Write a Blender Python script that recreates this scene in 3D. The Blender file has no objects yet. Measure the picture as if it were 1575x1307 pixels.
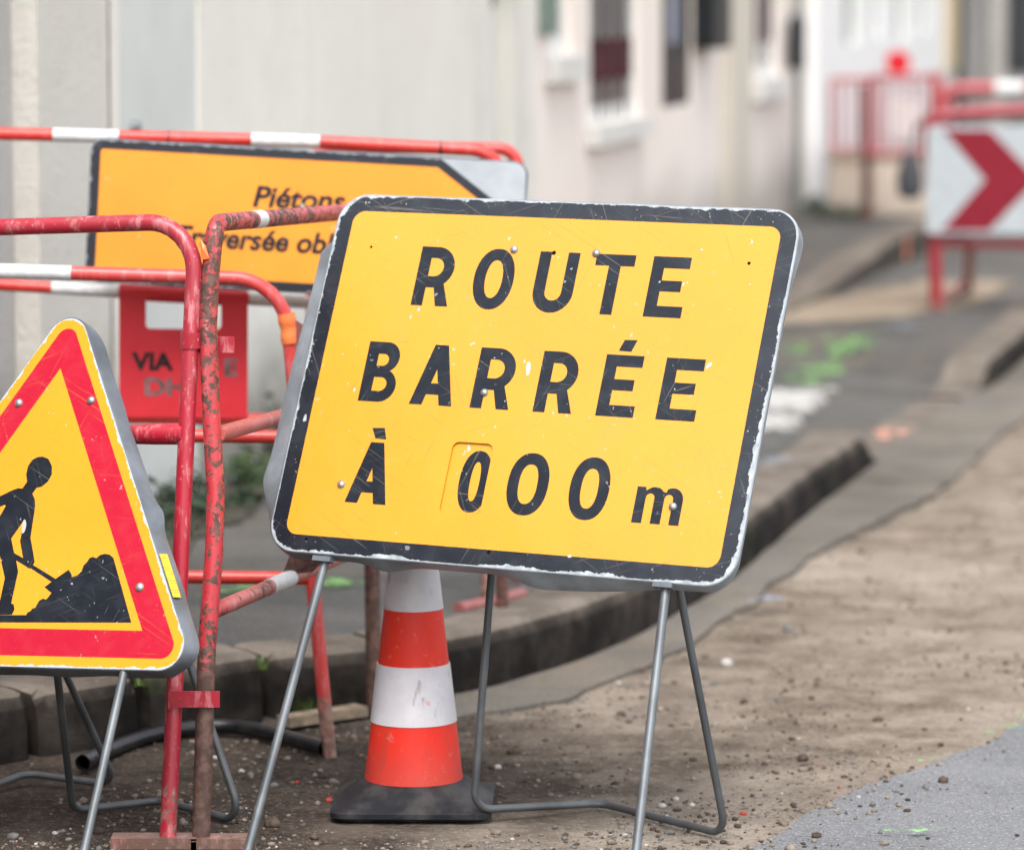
import bpy, bmesh, math, random
from mathutils import Vector, Matrix, noise as mnoise
from mathutils.bvhtree import BVHTree
random.seed(7)
R = math.radians
SC = bpy.context.scene
COL = SC.collection

# ------------------------------------------------------------------ camera, world, sun, exposure
CH = 1.30                       # camera height
FPX = 6000.0                    # focal length in photo pixels (photo 1575 wide)
PITCH = math.atan(653.5 / FPX)
cam_d = bpy.data.cameras.new('camera')
cam = bpy.data.objects.new('camera', cam_d)
COL.objects.link(cam)
cam.location = (0, 0, CH)
cam.rotation_euler = (math.pi / 2 - PITCH, 0, 0)
cam_d.sensor_fit = 'HORIZONTAL'
cam_d.sensor_width = 36
cam_d.lens = 36 * FPX / 1575
cam_d.clip_start = 0.1
cam_d.clip_end = 500
cam_d.dof.use_dof = True
cam_d.dof.focus_distance = 5.98
cam_d.dof.aperture_fstop = 3.4
cam_d.dof.aperture_blades = 0
SC.camera = cam

SUN_EL, SUN_AZ = 58, 182        # azimuth: compass style, 180 = from behind the camera
world = bpy.data.worlds.new('World')
SC.world = world
world.use_nodes = True
wn = world.node_tree
for n in list(wn.nodes):
    wn.nodes.remove(n)
sky = wn.nodes.new('ShaderNodeTexSky')
sky.sky_type = 'NISHITA'
sky.sun_disc = False
sky.sun_elevation = R(SUN_EL)
sky.sun_rotation = R(SUN_AZ)
sky.air_density = 1.2
sky.dust_density = 3.0
sky.ozone_density = 1.0
hs = wn.nodes.new('ShaderNodeHueSaturation')
hs.inputs['Saturation'].default_value = 0.3
bg = wn.nodes.new('ShaderNodeBackground')
bg.inputs['Strength'].default_value = 0.15
wo = wn.nodes.new('ShaderNodeOutputWorld')
wn.links.new(sky.outputs[0], hs.inputs['Color'])
wn.links.new(hs.outputs[0], bg.inputs['Color'])
wn.links.new(bg.outputs[0], wo.inputs['Surface'])

sun_d = bpy.data.lights.new('sun', 'SUN')
sun_d.energy = 1.1
sun_d.angle = R(28)
sun_d.color = (1, 0.97, 0.93)
sun = bpy.data.objects.new('sun', sun_d)
COL.objects.link(sun)
az = R(SUN_AZ)
sdir = Vector((math.sin(az) * math.cos(R(SUN_EL)), math.cos(az) * math.cos(R(SUN_EL)), math.sin(R(SUN_EL))))
sun.rotation_euler = sdir.to_track_quat('Z', 'Y').to_euler()
sun.location = (0, -5, 12)

SC.view_settings.view_transform = 'Standard'
SC.view_settings.look = 'None'
SC.view_settings.exposure = 1.36
SC.view_settings.gamma = 1
SC.cycles.use_denoising = True
SC.cycles.max_bounces = 6

# ------------------------------------------------------------------ photo pixel -> place helpers
FWD = Vector((0, math.cos(PITCH), -math.sin(PITCH)))
UPV = Vector((0, math.sin(PITCH), math.cos(PITCH)))
EYE = Vector((0, 0, CH))


def ray(px, py):
    return FWD + Vector((1, 0, 0)) * ((px - 787.5) / FPX) - UPV * ((py - 653.5) / FPX)


def G(px, py, z=0.0):
    d = ray(px, py)
    return EYE + d * ((z - CH) / d.z)


def AT(px, py, Y):
    d = ray(px, py)
    return EYE + d * (Y / d.y)


# ------------------------------------------------------------------ mesh builder
class MB:
    def __init__(s):
        s.v = []; s.f = []; s.mi = []

    def add(s, vs, fs, mi=0):
        o = len(s.v)
        s.v += [Vector(q) for q in vs]
        s.f += [[i + o for i in f] for f in fs]
        s.mi += [mi] * len(fs)

    def box(s, c, h, M=None, mi=0):
        vs = [Vector((x * h[0], y * h[1], z * h[2])) for z in (-1, 1) for y in (-1, 1) for x in (-1, 1)]
        if M is not None:
            vs = [M @ q for q in vs]
        vs = [q + Vector(c) for q in vs]
        s.add(vs, [(0, 2, 3, 1), (4, 5, 7, 6), (0, 1, 5, 4), (2, 6, 7, 3), (0, 4, 6, 2), (1, 3, 7, 5)], mi)

    def tube(s, pts, r, seg=14, bend=0.0, caps=True, step=None, rad=None, mi=0):
        pts = [Vector(q) for q in pts]
        if bend:
            pts = fillet(pts, bend)
        if step:
            pts = resample(pts, step)
        n = len(pts)
        T = []
        for i in range(n):
            t = (pts[min(i + 1, n - 1)] - pts[max(i - 1, 0)])
            T.append(t.normalized())
        a = Vector((0, 0, 1)) if abs(T[0].z) < 0.9 else Vector((1, 0, 0))
        N = (a - T[0] * a.dot(T[0])).normalized()
        vs = []
        for i in range(n):
            N = (N - T[i] * N.dot(T[i])).normalized()
            B = T[i].cross(N)
            rr = rad(i / (n - 1)) if rad else r
            for k in range(seg):
                an = 2 * math.pi * k / seg
                vs.append(pts[i] + (N * math.cos(an) + B * math.sin(an)) * rr)
        fs = []
        for i in range(n - 1):
            for k in range(seg):
                k2 = (k + 1) % seg
                fs.append((i * seg + k, i * seg + k2, (i + 1) * seg + k2, (i + 1) * seg + k))
        if caps:
            fs.append(tuple(range(seg))[::-1])
            fs.append(tuple((n - 1) * seg + k for k in range(seg)))
        s.add(vs, fs, mi)

    def lathe(s, prof, c, seg=48, M=None, mi=0):
        vs = []
        for (r, z) in prof:
            for k in range(seg):
                an = 2 * math.pi * k / seg
                q = Vector((r * math.cos(an), r * math.sin(an), z))
                if M is not None:
                    q = M @ q
                vs.append(q + Vector(c))
        fs = []
        for i in range(len(prof) - 1):
            for k in range(seg):
                k2 = (k + 1) % seg
                fs.append((i * seg + k, i * seg + k2, (i + 1) * seg + k2, (i + 1) * seg + k))
        s.add(vs, fs, mi)

    def build(s, name, mat, parent=None, M=None, smooth=True, sharp=40):
        me = bpy.data.meshes.new(name)
        off = Vector((0, 0, 0))
        if parent is not None and M is None:
            off = parent.location.copy()
            if parent.parent is not None:
                off += parent.parent.location
        me.from_pydata([tuple(q - off) for q in s.v], [], s.f)
        mats = mat if isinstance(mat, (list, tuple)) else [mat]
        for m in mats:
            me.materials.append(m)
        if len(mats) > 1:
            me.polygons.foreach_set('material_index', s.mi)
        bm = bmesh.new(); bm.from_mesh(me)
        bmesh.ops.recalc_face_normals(bm, faces=bm.faces)
        if smooth:
            for f in bm.faces:
                f.smooth = True
            for e in bm.edges:
                if len(e.link_faces) == 2 and e.calc_face_angle(0) > R(sharp):
                    e.smooth = False
        bm.to_mesh(me); bm.free()
        o = bpy.data.objects.new(name, me)
        COL.objects.link(o)
        if parent is not None:
            o.parent = parent
            if M is not None:
                o.matrix_local = Matrix.Translation(-parent.location) @ M
        elif M is not None:
            o.matrix_world = M
        return o


def fillet(pts, r, n=8):
    out = [pts[0]]
    for i in range(1, len(pts) - 1):
        a, b, c = pts[i - 1], pts[i], pts[i + 1]
        u = (a - b); v = (c - b)
        lu, lv = u.length, v.length
        u.normalize(); v.normalize()
        ang = u.angle(v)
        if ang > R(176):
            out.append(b); continue
        d = min(r / math.tan(ang / 2), lu * 0.48, lv * 0.48)
        rr = d * math.tan(ang / 2)
        ctr = b + (u + v).normalized() * (rr / math.sin(ang / 2))
        p0 = b + u * d; p1 = b + v * d
        e0 = p0 - ctr; e1 = p1 - ctr
        for k in range(n + 1):
            t = k / n
            w = e0.lerp(e1, t).normalized() * rr
            out.append(ctr + w)
    out.append(pts[-1])
    return out


def resample(pts, step):
    out = [pts[0]]
    for a, b in zip(pts[:-1], pts[1:]):
        L = (b - a).length
        n = max(1, int(L / step))
        for k in range(1, n + 1):
            out.append(a.lerp(b, k / n))
    return out


def catmull(pts, n=12):
    pts = [Vector(q) for q in pts]
    P = [pts[0] * 2 - pts[1]] + pts + [pts[-1] * 2 - pts[-2]]
    out = []
    for i in range(1, len(P) - 2):
        p0, p1, p2, p3 = P[i - 1:i + 3]
        for k in range(n):
            t = k / n
            out.append(0.5 * ((2 * p1) + (p2 - p0) * t + (2 * p0 - 5 * p1 + 4 * p2 - p3) * t * t + (3 * p1 - p0 - 3 * p2 + p3) * t ** 3))
    out.append(pts[-1])
    return out


def tag(o, label=None, cat=None, group=None, kind=None):
    if label: o['label'] = label
    if cat: o['category'] = cat
    if group: o['group'] = group
    if kind: o['kind'] = kind
    return o


def thing(name, label, cat, loc, group=None):
    o = bpy.data.objects.new(name, None)
    o.empty_display_size = 0.1
    COL.objects.link(o)
    o.location = loc
    return tag(o, label, cat, group)


def flat(name, contours, mat, parent, M, thick=0.0002, dz=0.0):
    """2D outlines (even-odd holes) -> thin plate in the plane of frame M, front face at dz + thick."""
    cu = bpy.data.curves.new(name, 'CURVE')
    cu.dimensions = '2D'
    cu.fill_mode = 'BOTH'
    cu.extrude = thick / 2
    for c in contours:
        sp = cu.splines.new('POLY')
        sp.points.add(len(c) - 1)
        for q, (x, y) in zip(sp.points, c):
            q.co = (x, y, 0, 1)
        sp.use_cyclic_u = True
    return curve_to_mesh(name, cu, mat, parent, M, dz + thick / 2)


def curve_to_mesh(name, cu, mat, parent, M, dz=0.0, fit=None):
    tmp = bpy.data.objects.new(name + '_source', cu)
    COL.objects.link(tmp)
    dg = bpy.context.evaluated_depsgraph_get()
    me = bpy.data.meshes.new_from_object(tmp.evaluated_get(dg))
    bpy.data.objects.remove(tmp)
    bpy.data.curves.remove(cu)
    me.name = name
    if fit:
        xs = [q.co.x for q in me.vertices]; ys = [q.co.y for q in me.vertices]
        x0, x1, yb, h, nat = fit
        sx = (x1 - x0) / (max(xs) - min(xs)); sy = h / nat
        mx = min(xs)
        for q in me.vertices:
            q.co.x = x0 + (q.co.x - mx) * sx
            q.co.y = yb + q.co.y * sy
    for q in me.vertices:
        q.co.z += dz
    me.materials.clear()
    me.materials.append(mat)
    o = bpy.data.objects.new(name, me)
    COL.objects.link(o)
    o.parent = parent
    o.matrix_local = Matrix.Translation(-parent.location) @ M
    return o


def text(name, s, mat, parent, M, x0, x1, yb, cap, shear=0.0, bold=0.0, dz=0.0003):
    cu = bpy.data.curves.new(name, 'FONT')
    cu.body = s
    cu.size = 1
    cu.shear = shear
    cu.offset = bold
    cu.extrude = 0.0001
    return curve_to_mesh(name, cu, mat, parent, M, dz, (x0, x1, yb, cap, 0.72 + bold))


# ------------------------------------------------------------------ node helper
class S:
    """socket with arithmetic"""
    def __init__(s, nt, k): s.nt = nt; s.k = k
    def _m(s, op, b=None, c=None):
        n = s.nt.nodes.new('ShaderNodeMath'); n.operation = op
        for i, q in enumerate((s, b, c)):
            if q is None: continue
            if isinstance(q, S): s.nt.links.new(q.k, n.inputs[i])
            else: n.inputs[i].default_value = q
        return S(s.nt, n.outputs[0])
    def __add__(s, b): return s._m('ADD', b)
    __radd__ = __add__
    def __sub__(s, b): return s._m('SUBTRACT', b)
    def __rsub__(s, b): return (s * -1) + b
    def __mul__(s, b): return s._m('MULTIPLY', b)
    __rmul__ = __mul__
    def __truediv__(s, b): return s._m('DIVIDE', b)
    def max(s, b): return s._m('MAXIMUM', b)
    def min(s, b): return s._m('MINIMUM', b)
    def abs(s): return s._m('ABSOLUTE')
    def gt(s, b): return s._m('GREATER_THAN', b)
    def lt(s, b): return s._m('LESS_THAN', b)
    def sqrt(s): return s._m('SQRT')
    def pow(s, b): return s._m('POWER', b)
    def clamp(s): return s.max(0.0).min(1.0)
    def ss(s, a, b):
        n = s.nt.nodes.new('ShaderNodeMapRange'); n.interpolation_type = 'SMOOTHSTEP'
        s.nt.links.new(s.k, n.inputs[0])
        n.inputs[1].default_value = a; n.inputs[2].default_value = b
        return S(s.nt, n.outputs[0])


class Mat:
    def __init__(s, name):
        s.m = bpy.data.materials.new(name)
        s.m.use_nodes = True
        s.nt = s.m.node_tree
        s.b = s.nt.nodes['Principled BSDF']
        tc = s.nt.nodes.new('ShaderNodeTexCoord')
        s.co = tc.outputs['Object']
        s.nrm = None
    def xyz(s, src=None):
        n = s.nt.nodes.new('ShaderNodeSeparateXYZ')
        s.nt.links.new(src or s.co, n.inputs[0])
        return [S(s.nt, n.outputs[i]) for i in range(3)]
    def mapv(s, scale=(1, 1, 1), loc=(0, 0, 0), rot=(0, 0, 0)):
        n = s.nt.nodes.new('ShaderNodeMapping')
        s.nt.links.new(s.co, n.inputs[0])
        n.inputs['Scale'].default_value = scale
        n.inputs['Location'].default_value = loc
        n.inputs['Rotation'].default_value = rot
        return n.outputs[0]
    def rotv(s, rot, scale, loc):
        a = s.mapv((1, 1, 1), (0, 0, 0), (0, 0, rot))
        n = s.nt.nodes.new('ShaderNodeMapping')
        s.nt.links.new(a, n.inputs[0])
        n.inputs['Scale'].default_value = scale
        n.inputs['Location'].default_value = loc
        return n.outputs[0]
    def noise(s, scale, detail=4, rough=0.55, vec=None, dist=0.0):
        n = s.nt.nodes.new('ShaderNodeTexNoise')
        s.nt.links.new(vec or s.co, n.inputs['Vector'])
        n.inputs['Scale'].default_value = scale
        n.inputs['Detail'].default_value = detail
        n.inputs['Roughness'].default_value = rough
        n.inputs['Distortion'].default_value = dist
        return S(s.nt, n.outputs[0])
    def vor(s, scale, vec=None, feature='F1', out='Distance'):
        n = s.nt.nodes.new('ShaderNodeTexVoronoi')
        n.feature = feature
        s.nt.links.new(vec or s.co, n.inputs['Vector'])
        n.inputs['Scale'].default_value = scale
        return S(s.nt, n.outputs[out])
    def col(s, c):
        if isinstance(c, S): return c
        n = s.nt.nodes.new('ShaderNodeRGB')
        n.outputs[0].default_value = (*c, 1)
        return S(s.nt, n.outputs[0])
    def mix(s, f, a, b):
        n = s.nt.nodes.new('ShaderNodeMix'); n.data_type = 'RGBA'
        if isinstance(f, S): s.nt.links.new(f.k, n.inputs[0])
        else: n.inputs[0].default_value = f
        s.nt.links.new(s.col(a).k, n.inputs[6])
        s.nt.links.new(s.col(b).k, n.inputs[7])
        return S(s.nt, n.outputs[2])
    def set(s, key, v):
        if isinstance(v, S): s.nt.links.new(v.k, s.b.inputs[key])
        elif isinstance(v, tuple): s.b.inputs[key].default_value = (*v, 1)
        else: s.b.inputs[key].default_value = v
        return s
    def bump(s, h, strength=0.3, dist=0.01):
        n = s.nt.nodes.new('ShaderNodeBump')
        n.inputs['Strength'].default_value = strength
        n.inputs['Distance'].default_value = dist
        s.nt.links.new(h.k, n.inputs['Height'])
        if s.nrm: s.nt.links.new(s.nrm, n.inputs['Normal'])
        s.nrm = n.outputs[0]
        s.nt.links.new(s.nrm, s.b.inputs['Normal'])
        return s


def simple(name, c, rough=0.6, metal=0.0, var=0.25, scale=30, bump=0.1):
    m = Mat(name)
    n = m.noise(scale, 5)
    f = n.ss(0.3, 0.7)
    m.set('Base Color', m.mix(f, tuple(q * (1 - var) for q in c), tuple(min(1, q * (1 + var)) for q in c)))
    m.set('Roughness', rough); m.set('Metallic', metal); m.set('Specular IOR Level', 0.3)
    if bump: m.bump(n, bump, 0.004)
    return m.m


def stipple(m, n_scale=260, a=0.5, b=0.75):
    return m.noise(n_scale, 2).ss(a, b)


# ---- galvanised metal
def galv(name, base=(0.36, 0.38, 0.40), rough=0.42, metal=0.45):
    m = Mat(name)
    sp = m.vor(90, out='Color')
    n = m.noise(12, 5); fine = m.noise(180, 3)
    c = m.mix(n.ss(0.35, 0.7), tuple(q * 0.72 for q in base), tuple(q * 1.2 for q in base))
    c = m.mix(fine.ss(0.62, 0.75) * 0.5, c, (0.12, 0.11, 0.10))
    m.set('Base Color', c); m.set('Metallic', metal)
    m.set('Roughness', n * 0.3 + (rough - 0.12))
    m.bump(n, 0.15, 0.004); m.bump(fine, 0.08, 0.001)
    return m.m


MAT = {}
MAT['galv'] = galv('galvanised_steel', (0.155, 0.17, 0.18), 0.4, 0.5)
MAT['galv_rim2'] = galv('galvanised_rim_light', (0.27, 0.30, 0.33), 0.4, 0.3)
MAT['galv_rim'] = galv('galvanised_rim', (0.15, 0.168, 0.19), 0.36, 0.5)
MAT['rod'] = galv('steel_rod', (0.105, 0.112, 0.118), 0.5)
MAT['rivet'] = galv('rivet_steel', (0.36, 0.36, 0.36), 0.34, 0.7)


def wear_common(m, c, dens=1.0, dark=False):
    """chips and scratches over colour c"""
    warp = m.noise(9, 3)
    chip = m.noise(75, 3, 0.6).ss(0.675, 0.69) * m.noise(7, 2).ss(0.46, 0.62)
    chip2 = m.noise(34, 2, 0.5, m.mapv((1, 0.55, 1), (3, 1, 0), (0, 0, 0.5))).ss(0.725, 0.74)
    c = m.mix(chip * (0.85 * dens), c, (0.40, 0.43, 0.45))
    c = m.mix(chip2 * (0.9 * dens), c, (0.42, 0.45, 0.47))
    # straight fine scratches in several directions
    for k, (rt, lx, ly, th) in enumerate(((0.5, 5, 330, 0.70), (-0.35, 7, 420, 0.71), (1.1, 6, 380, 0.71), (-1.2, 9, 300, 0.72), (0.05, 6, 300, 0.725))):
        n = m.noise(1.0, 2, 0.4, m.rotv(rt, (lx, ly, 1), (k * 7.3, k * 3.1, 0)), 0.6)
        line = n.ss(th - 0.035, th) * m.noise(6, 2, 0.5, m.mapv((1, 1, 1), (k * 5 + 2, 0, 0))).ss(0.46, 0.58)
        c = m.mix(line * ((0.16 if dark else 0.42) * dens), c, (0.42, 0.17, 0.04) if not dark else (0.42, 0.38, 0.30))
    return_c = m.noise(55, 2, 0.5, m.mapv((1, 1, 1), (8, 2, 0))).ss(0.72, 0.74) * m.noise(5, 2).ss(0.45, 0.6)
    c = m.mix(return_c * (0.6 * dens), c, (0.62, 0.25, 0.12) if not dark else (0.5, 0.5, 0.5))
    return c


def rrect_sdf(m, hx, hy, r, x=None, y=None):
    X, Y, Z = m.xyz()
    if x is not None: X = X - x
    if y is not None: Y = Y - y
    qx = X.abs() - (hx - r); qy = Y.abs() - (hy - r)
    ox = qx.max(0.0); oy = qy.max(0.0)
    return (ox * ox + oy * oy).sqrt() + qx.max(qy).min(0.0) - r


def tri_sdf(m, inr, r):
    """equilateral triangle, in-radius inr, rounded by r"""
    X, Y, Z = m.xyz()
    a = (inr - r) * math.sqrt(3)         # half side
    k = math.sqrt(3)
    px = X.abs() - a
    py = Y + a / k
    cond = (px + py * k).gt(0.0)
    nx = (px - py * k) * 0.5; ny = (px * -k - py) * 0.5
    px2 = px + (nx - px) * cond; py2 = py + (ny - py) * cond
    px3 = px2 - px2.max(-2 * a).min(0.0)
    ln = (px3 * px3 + py2 * py2).sqrt()
    sg = py2.gt(0.0) * -2 + 1
    return ln * sg - r


ORX, ORY = 0.402, 0.130        # half size of the orange sign
YEL = (0.64, 0.285, 0.023)
INK = (0.0075, 0.010, 0.016)


def face_finish(m, c, rough=0.26, spec=0.5):
    n = m.noise(2.2, 3)
    fine = m.noise(160, 3)
    m.set('Base Color', c)
    m.set('Roughness', m.noise(20, 4) * 0.22 + (rough - 0.1))
    m.set('Specular IOR Level', spec)
    m.bump(n, 0.25, 0.012)
    m.bump(fine, 0.04, 0.0006)
    return m.m


def mat_route():
    m = Mat('yellow_sign_face')
    d = rrect_sdf(m, 0.4, 0.3, 0.048)
    n = m.noise(3, 3)
    c = m.mix(n.ss(0.3, 0.7), tuple(q * 0.93 for q in YEL), YEL)
    c = m.mix(m.noise(40, 4).ss(0.55, 0.8) * 0.18, c, (0.8, 0.33, 0.05))
    c = m.mix(m.noise(6, 5, 0.65, m.mapv((1.6, 0.5, 1))).ss(0.52, 0.75) * 0.22, c, (0.50, 0.26, 0.06))
    c = m.mix(m.noise(110, 4, 0.7).ss(0.58, 0.72) * 0.22, c, (0.62, 0.30, 0.06))
    c = wear_common(m, c)
    blk = wear_common(m, m.mix(m.noise(25, 4).ss(0.4, 0.75), INK, (0.017, 0.021, 0.029)), 1.0, True)
    speck = m.noise(190, 2).ss(0.7, 0.73) * m.noise(16, 2).ss(0.45, 0.6)
    blk = m.mix(speck * 0.8, blk, (0.75, 0.6, 0.35))
    dj = d + (m.noise(90, 2) - 0.5) * 0.0006
    c = m.mix(dj.gt(-0.0275), c, blk)
    X, Y, Z = m.xyz()
    ns = m.noise(38, 6, 0.7); n2 = m.noise(7, 2)
    lim = (ns - 0.46) * 0.022 + (n2 - 0.47) * 0.024 + 0.0006 + Y.lt(-0.27) * 0.0012
    wear = (d + lim.max(0.0012)).gt(0.0)
    silver = m.mix(m.noise(60, 4).ss(0.3, 0.7), (0.22, 0.25, 0.27), (0.42, 0.455, 0.47))
    c = m.mix(wear, c, silver)
    return face_finish(m, c)


def mat_ink():
    m = Mat('black_lettering')
    c = m.mix(m.noise(25, 4).ss(0.4, 0.75), INK, (0.017, 0.021, 0.029))
    speck = m.noise(120, 3).ss(0.71, 0.73) * m.noise(16, 2).ss(0.50, 0.62)
    c = m.mix(speck, c, (0.6, 0.62, 0.62))
    c = wear_common(m, c, 1.0, True)
    return face_finish(m, c, 0.32, 0.28)


def mat_tri():
    m = Mat('roadworks_triangle_face')
    d = tri_sdf(m, 0.2021, 0.037)
    ds = tri_sdf(m, 0.2021, 0.0)
    yel = m.mix(m.noise(3, 3).ss(0.3, 0.7), (0.66, 0.27, 0.014), (0.69, 0.30, 0.018))
    yel = wear_common(m, yel, 0.7)
    X, Y, Z = m.xyz()
    fade = m.noise(2.5, 1)
    red = m.mix(m.noise(30, 4).ss(0.4, 0.8) * 0.5, (0.41, 0.004, 0.024), (0.46, 0.028, 0.045))
    red = wear_common(m, red, 0.8)
    c = m.mix(d.gt(-0.0605), yel, red)
    c = m.mix(ds.lt(-0.0605), c, yel)
    c = m.mix(d.gt(-0.0175), c, m.mix(0.35, yel, (0.72, 0.27, 0.012)))
    ns = m.noise(42, 6, 0.7)
    lim = (ns - 0.45) * 0.022 + 0.0012
    c = m.mix((d + lim.max(0.0008)).gt(0.0), c, (0.40, 0.45, 0.48))
    return face_finish(m, c)


def mat_orange():
    m = Mat('orange_sign_face')
    hx, hy = ORX, ORY
    d = rrect_sdf(m, hx, hy, 0.022)
    X, Y, Z = m.xyz()
    # arrow end: two sloping edges meeting right of centre
    tip = X * 0.575 + Y.abs() * 0.82 - 0.2464
    org = m.mix(m.noise(5, 3).ss(0.3, 0.7), (0.72, 0.25, 0.016), (0.77, 0.28, 0.020))
    org = m.mix(m.noise(28, 3).ss(0.66, 0.74) * 0.6, org, (0.7, 0.4, 0.2))
    blk = m.mix(m.noise(40, 4).ss(0.55, 0.75), INK, (0.06, 0.065, 0.075))
    gry = m.mix(m.noise(9, 5).ss(0.35, 0.7), (0.27, 0.30, 0.32), (0.40, 0.43, 0.45))
    e = d.max(tip)
    c = m.mix(e.gt(-0.0165), org, blk)
    c = m.mix(tip.gt(0.0), c, gry)
    c = m.mix((d + (m.noise(60, 5) - 0.46) * 0.012).gt(0.0), c, (0.36, 0.39, 0.42))
    return face_finish(m, c, 0.4)


def mat_red(name, base, rust=0.2, rust_c=(0.06, 0.022, 0.012), scale=22, pale=0.25, low=None):
    m = Mat(name)
    big = m.noise(4, 3)
    n = m.noise(scale, 9, 0.74, dist=0.4)
    c = m.mix(big.ss(0.35, 0.7), base, tuple(q * 0.75 + 0.015 for q in base))
    scuff = m.noise(60, 5, 0.7, m.mapv((1, 1, 0.25)))
    c = m.mix(scuff.ss(0.50, 0.68) * pale, c, (0.58, 0.25, 0.26))
    c = m.mix(m.noise(150, 3, 0.6).ss(0.66, 0.70) * (pale * 0.7), c, (0.62, 0.45, 0.42))
    th = 0.72 - 0.34 * rust
    rn = n + (big - 0.5) * 0.25
    if low:
        Z = m.xyz()[2]
        rn = rn + (1 - (Z + (big - 0.5) * 0.06).ss(low[0] * 0.4, low[0])) * low[1]
    f = rn.ss(th, th + 0.02)
    dirt = m.mix(m.noise(70, 4).ss(0.4, 0.65), rust_c, tuple(q * 1.9 + 0.01 for q in rust_c))
    c = m.mix(f, c, dirt)
    m.set('Base Color', c)
    m.set('Roughness', f * 0.35 + 0.36)
    m.bump(1.0 - f, 0.25, 0.0012)
    m.bump(m.noise(120, 3), 0.12, 0.0012)
    return m.m


MAT['route'] = mat_route()
MAT['ink'] = mat_ink()
MAT['tri'] = mat_tri()
MAT['redA'] = mat_red('red_barrier_paint', (0.36, 0.012, 0.028), 0.24, (0.15, 0.075, 0.06), 40, 0.6, (0.16, 0.14))
MAT['redB'] = mat_red('rusted_red_barrier_paint', (0.43, 0.030, 0.040), 0.66, (0.060, 0.030, 0.022), 62, 0.35, (0.36, 0.30))
MAT['redB2'] = mat_red('faded_red_barrier_paint', (0.40, 0.085, 0.075), 0.45, (0.10, 0.05, 0.04), 30, 0.5)
MAT['redrust'] = mat_red('rusty_lower_post', (0.30, 0.03, 0.025), 0.95, (0.085, 0.040, 0.030), 40, 0.2)
MAT['redC'] = mat_red('bright_red_barrier_paint', (0.58, 0.035, 0.025), 0.10, (0.12, 0.05, 0.04), 30, 0.2)
MAT['redD'] = mat_red('coral_red_barrier_paint', (0.60, 0.055, 0.05), 0.2, (0.16, 0.09, 0.07), 32, 0.4, (0.14, 0.3))
MAT['dred'] = mat_red('dark_red_barrier_paint', (0.26, 0.010, 0.02), 0.15, (0.07, 0.03, 0.02), 22, 0.15)
MAT['pinkfoot'] = mat_red('pink_worn_foot', (0.27, 0.085, 0.075), 0.45, (0.10, 0.055, 0.042), 30, 0.3)
MAT['band'] = simple('white_reflective_band', (0.58, 0.60, 0.60), 0.4, 0, 0.12, 60, 0.05)
MAT['plate'] = simple('red_plastic_plate', (0.58, 0.030, 0.042), 0.4, 0, 0.1, 8, 0.05)
MAT['platetxt'] = simple('faded_black_lettering', (0.014, 0.011, 0.012), 0.6, 0, 0.5, 40, 0)
MAT['greytxt'] = simple('faded_grey_lettering', (0.17, 0.10, 0.10), 0.6, 0, 0.4, 40, 0)
MAT['tape'] = simple('orange_tape', (0.80, 0.20, 0.06), 0.45, 0, 0.2, 25, 0.3)
MAT['black'] = simple('black_rubber', (0.018, 0.02, 0.023), 0.5, 0, 0.4, 40, 0.2)
MAT['footsteel'] = mat_red('muddy_steel_foot', (0.15, 0.08, 0.06), 0.5, (0.09, 0.055, 0.04), 18, 0.4)

# ------------------------------------------------------------------ GROUND
KPX = [(-330, 1212), (-150, 1192), (0, 1174), (210, 1140), (400, 1106), (560, 1090), (700, 1073), (800, 1050), (950, 1000), (1100, 920),
       (1180, 858), (1250, 798), (1365, 712), (1450, 652), (1526, 602), (1575, 562)]
kpts = [G(x, y) for x, y in KPX] + [Vector((2.45, 16.5, 0)), Vector((3.9, 21, 0)), Vector((5.6, 27, 0)), Vector((8, 36, 0))]
kline = resample(catmull(kpts, 10), 0.03)
KL = [0.0]
for a, b in zip(kline[:-1], kline[1:]):
    KL.append(KL[-1] + (b - a).length)
NK = len(kline)


def kpix(i):
    q = kline[i]
    return 787.5 + FPX * q.x / q.y


def smooth(a, b, x):
    t = max(0, min(1, (x - a) / (b - a)))
    return t * t * (3 - 2 * t)


def kheight(px):
    return 0.117 - 0.095 * smooth(1340, 1366, px) + 0.085 * smooth(1518, 1535, px)


def knorm(i):
    t = (kline[min(i + 1, NK - 1)] - kline[max(i - 1, 0)]).normalized()
    return Vector((-t.y, t.x, 0))


WX0, WSL = -2.409, 0.1832        # facade line X = WX0 + WSL * Y


def wallx(Y):
    return WX0 + WSL * Y


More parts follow.
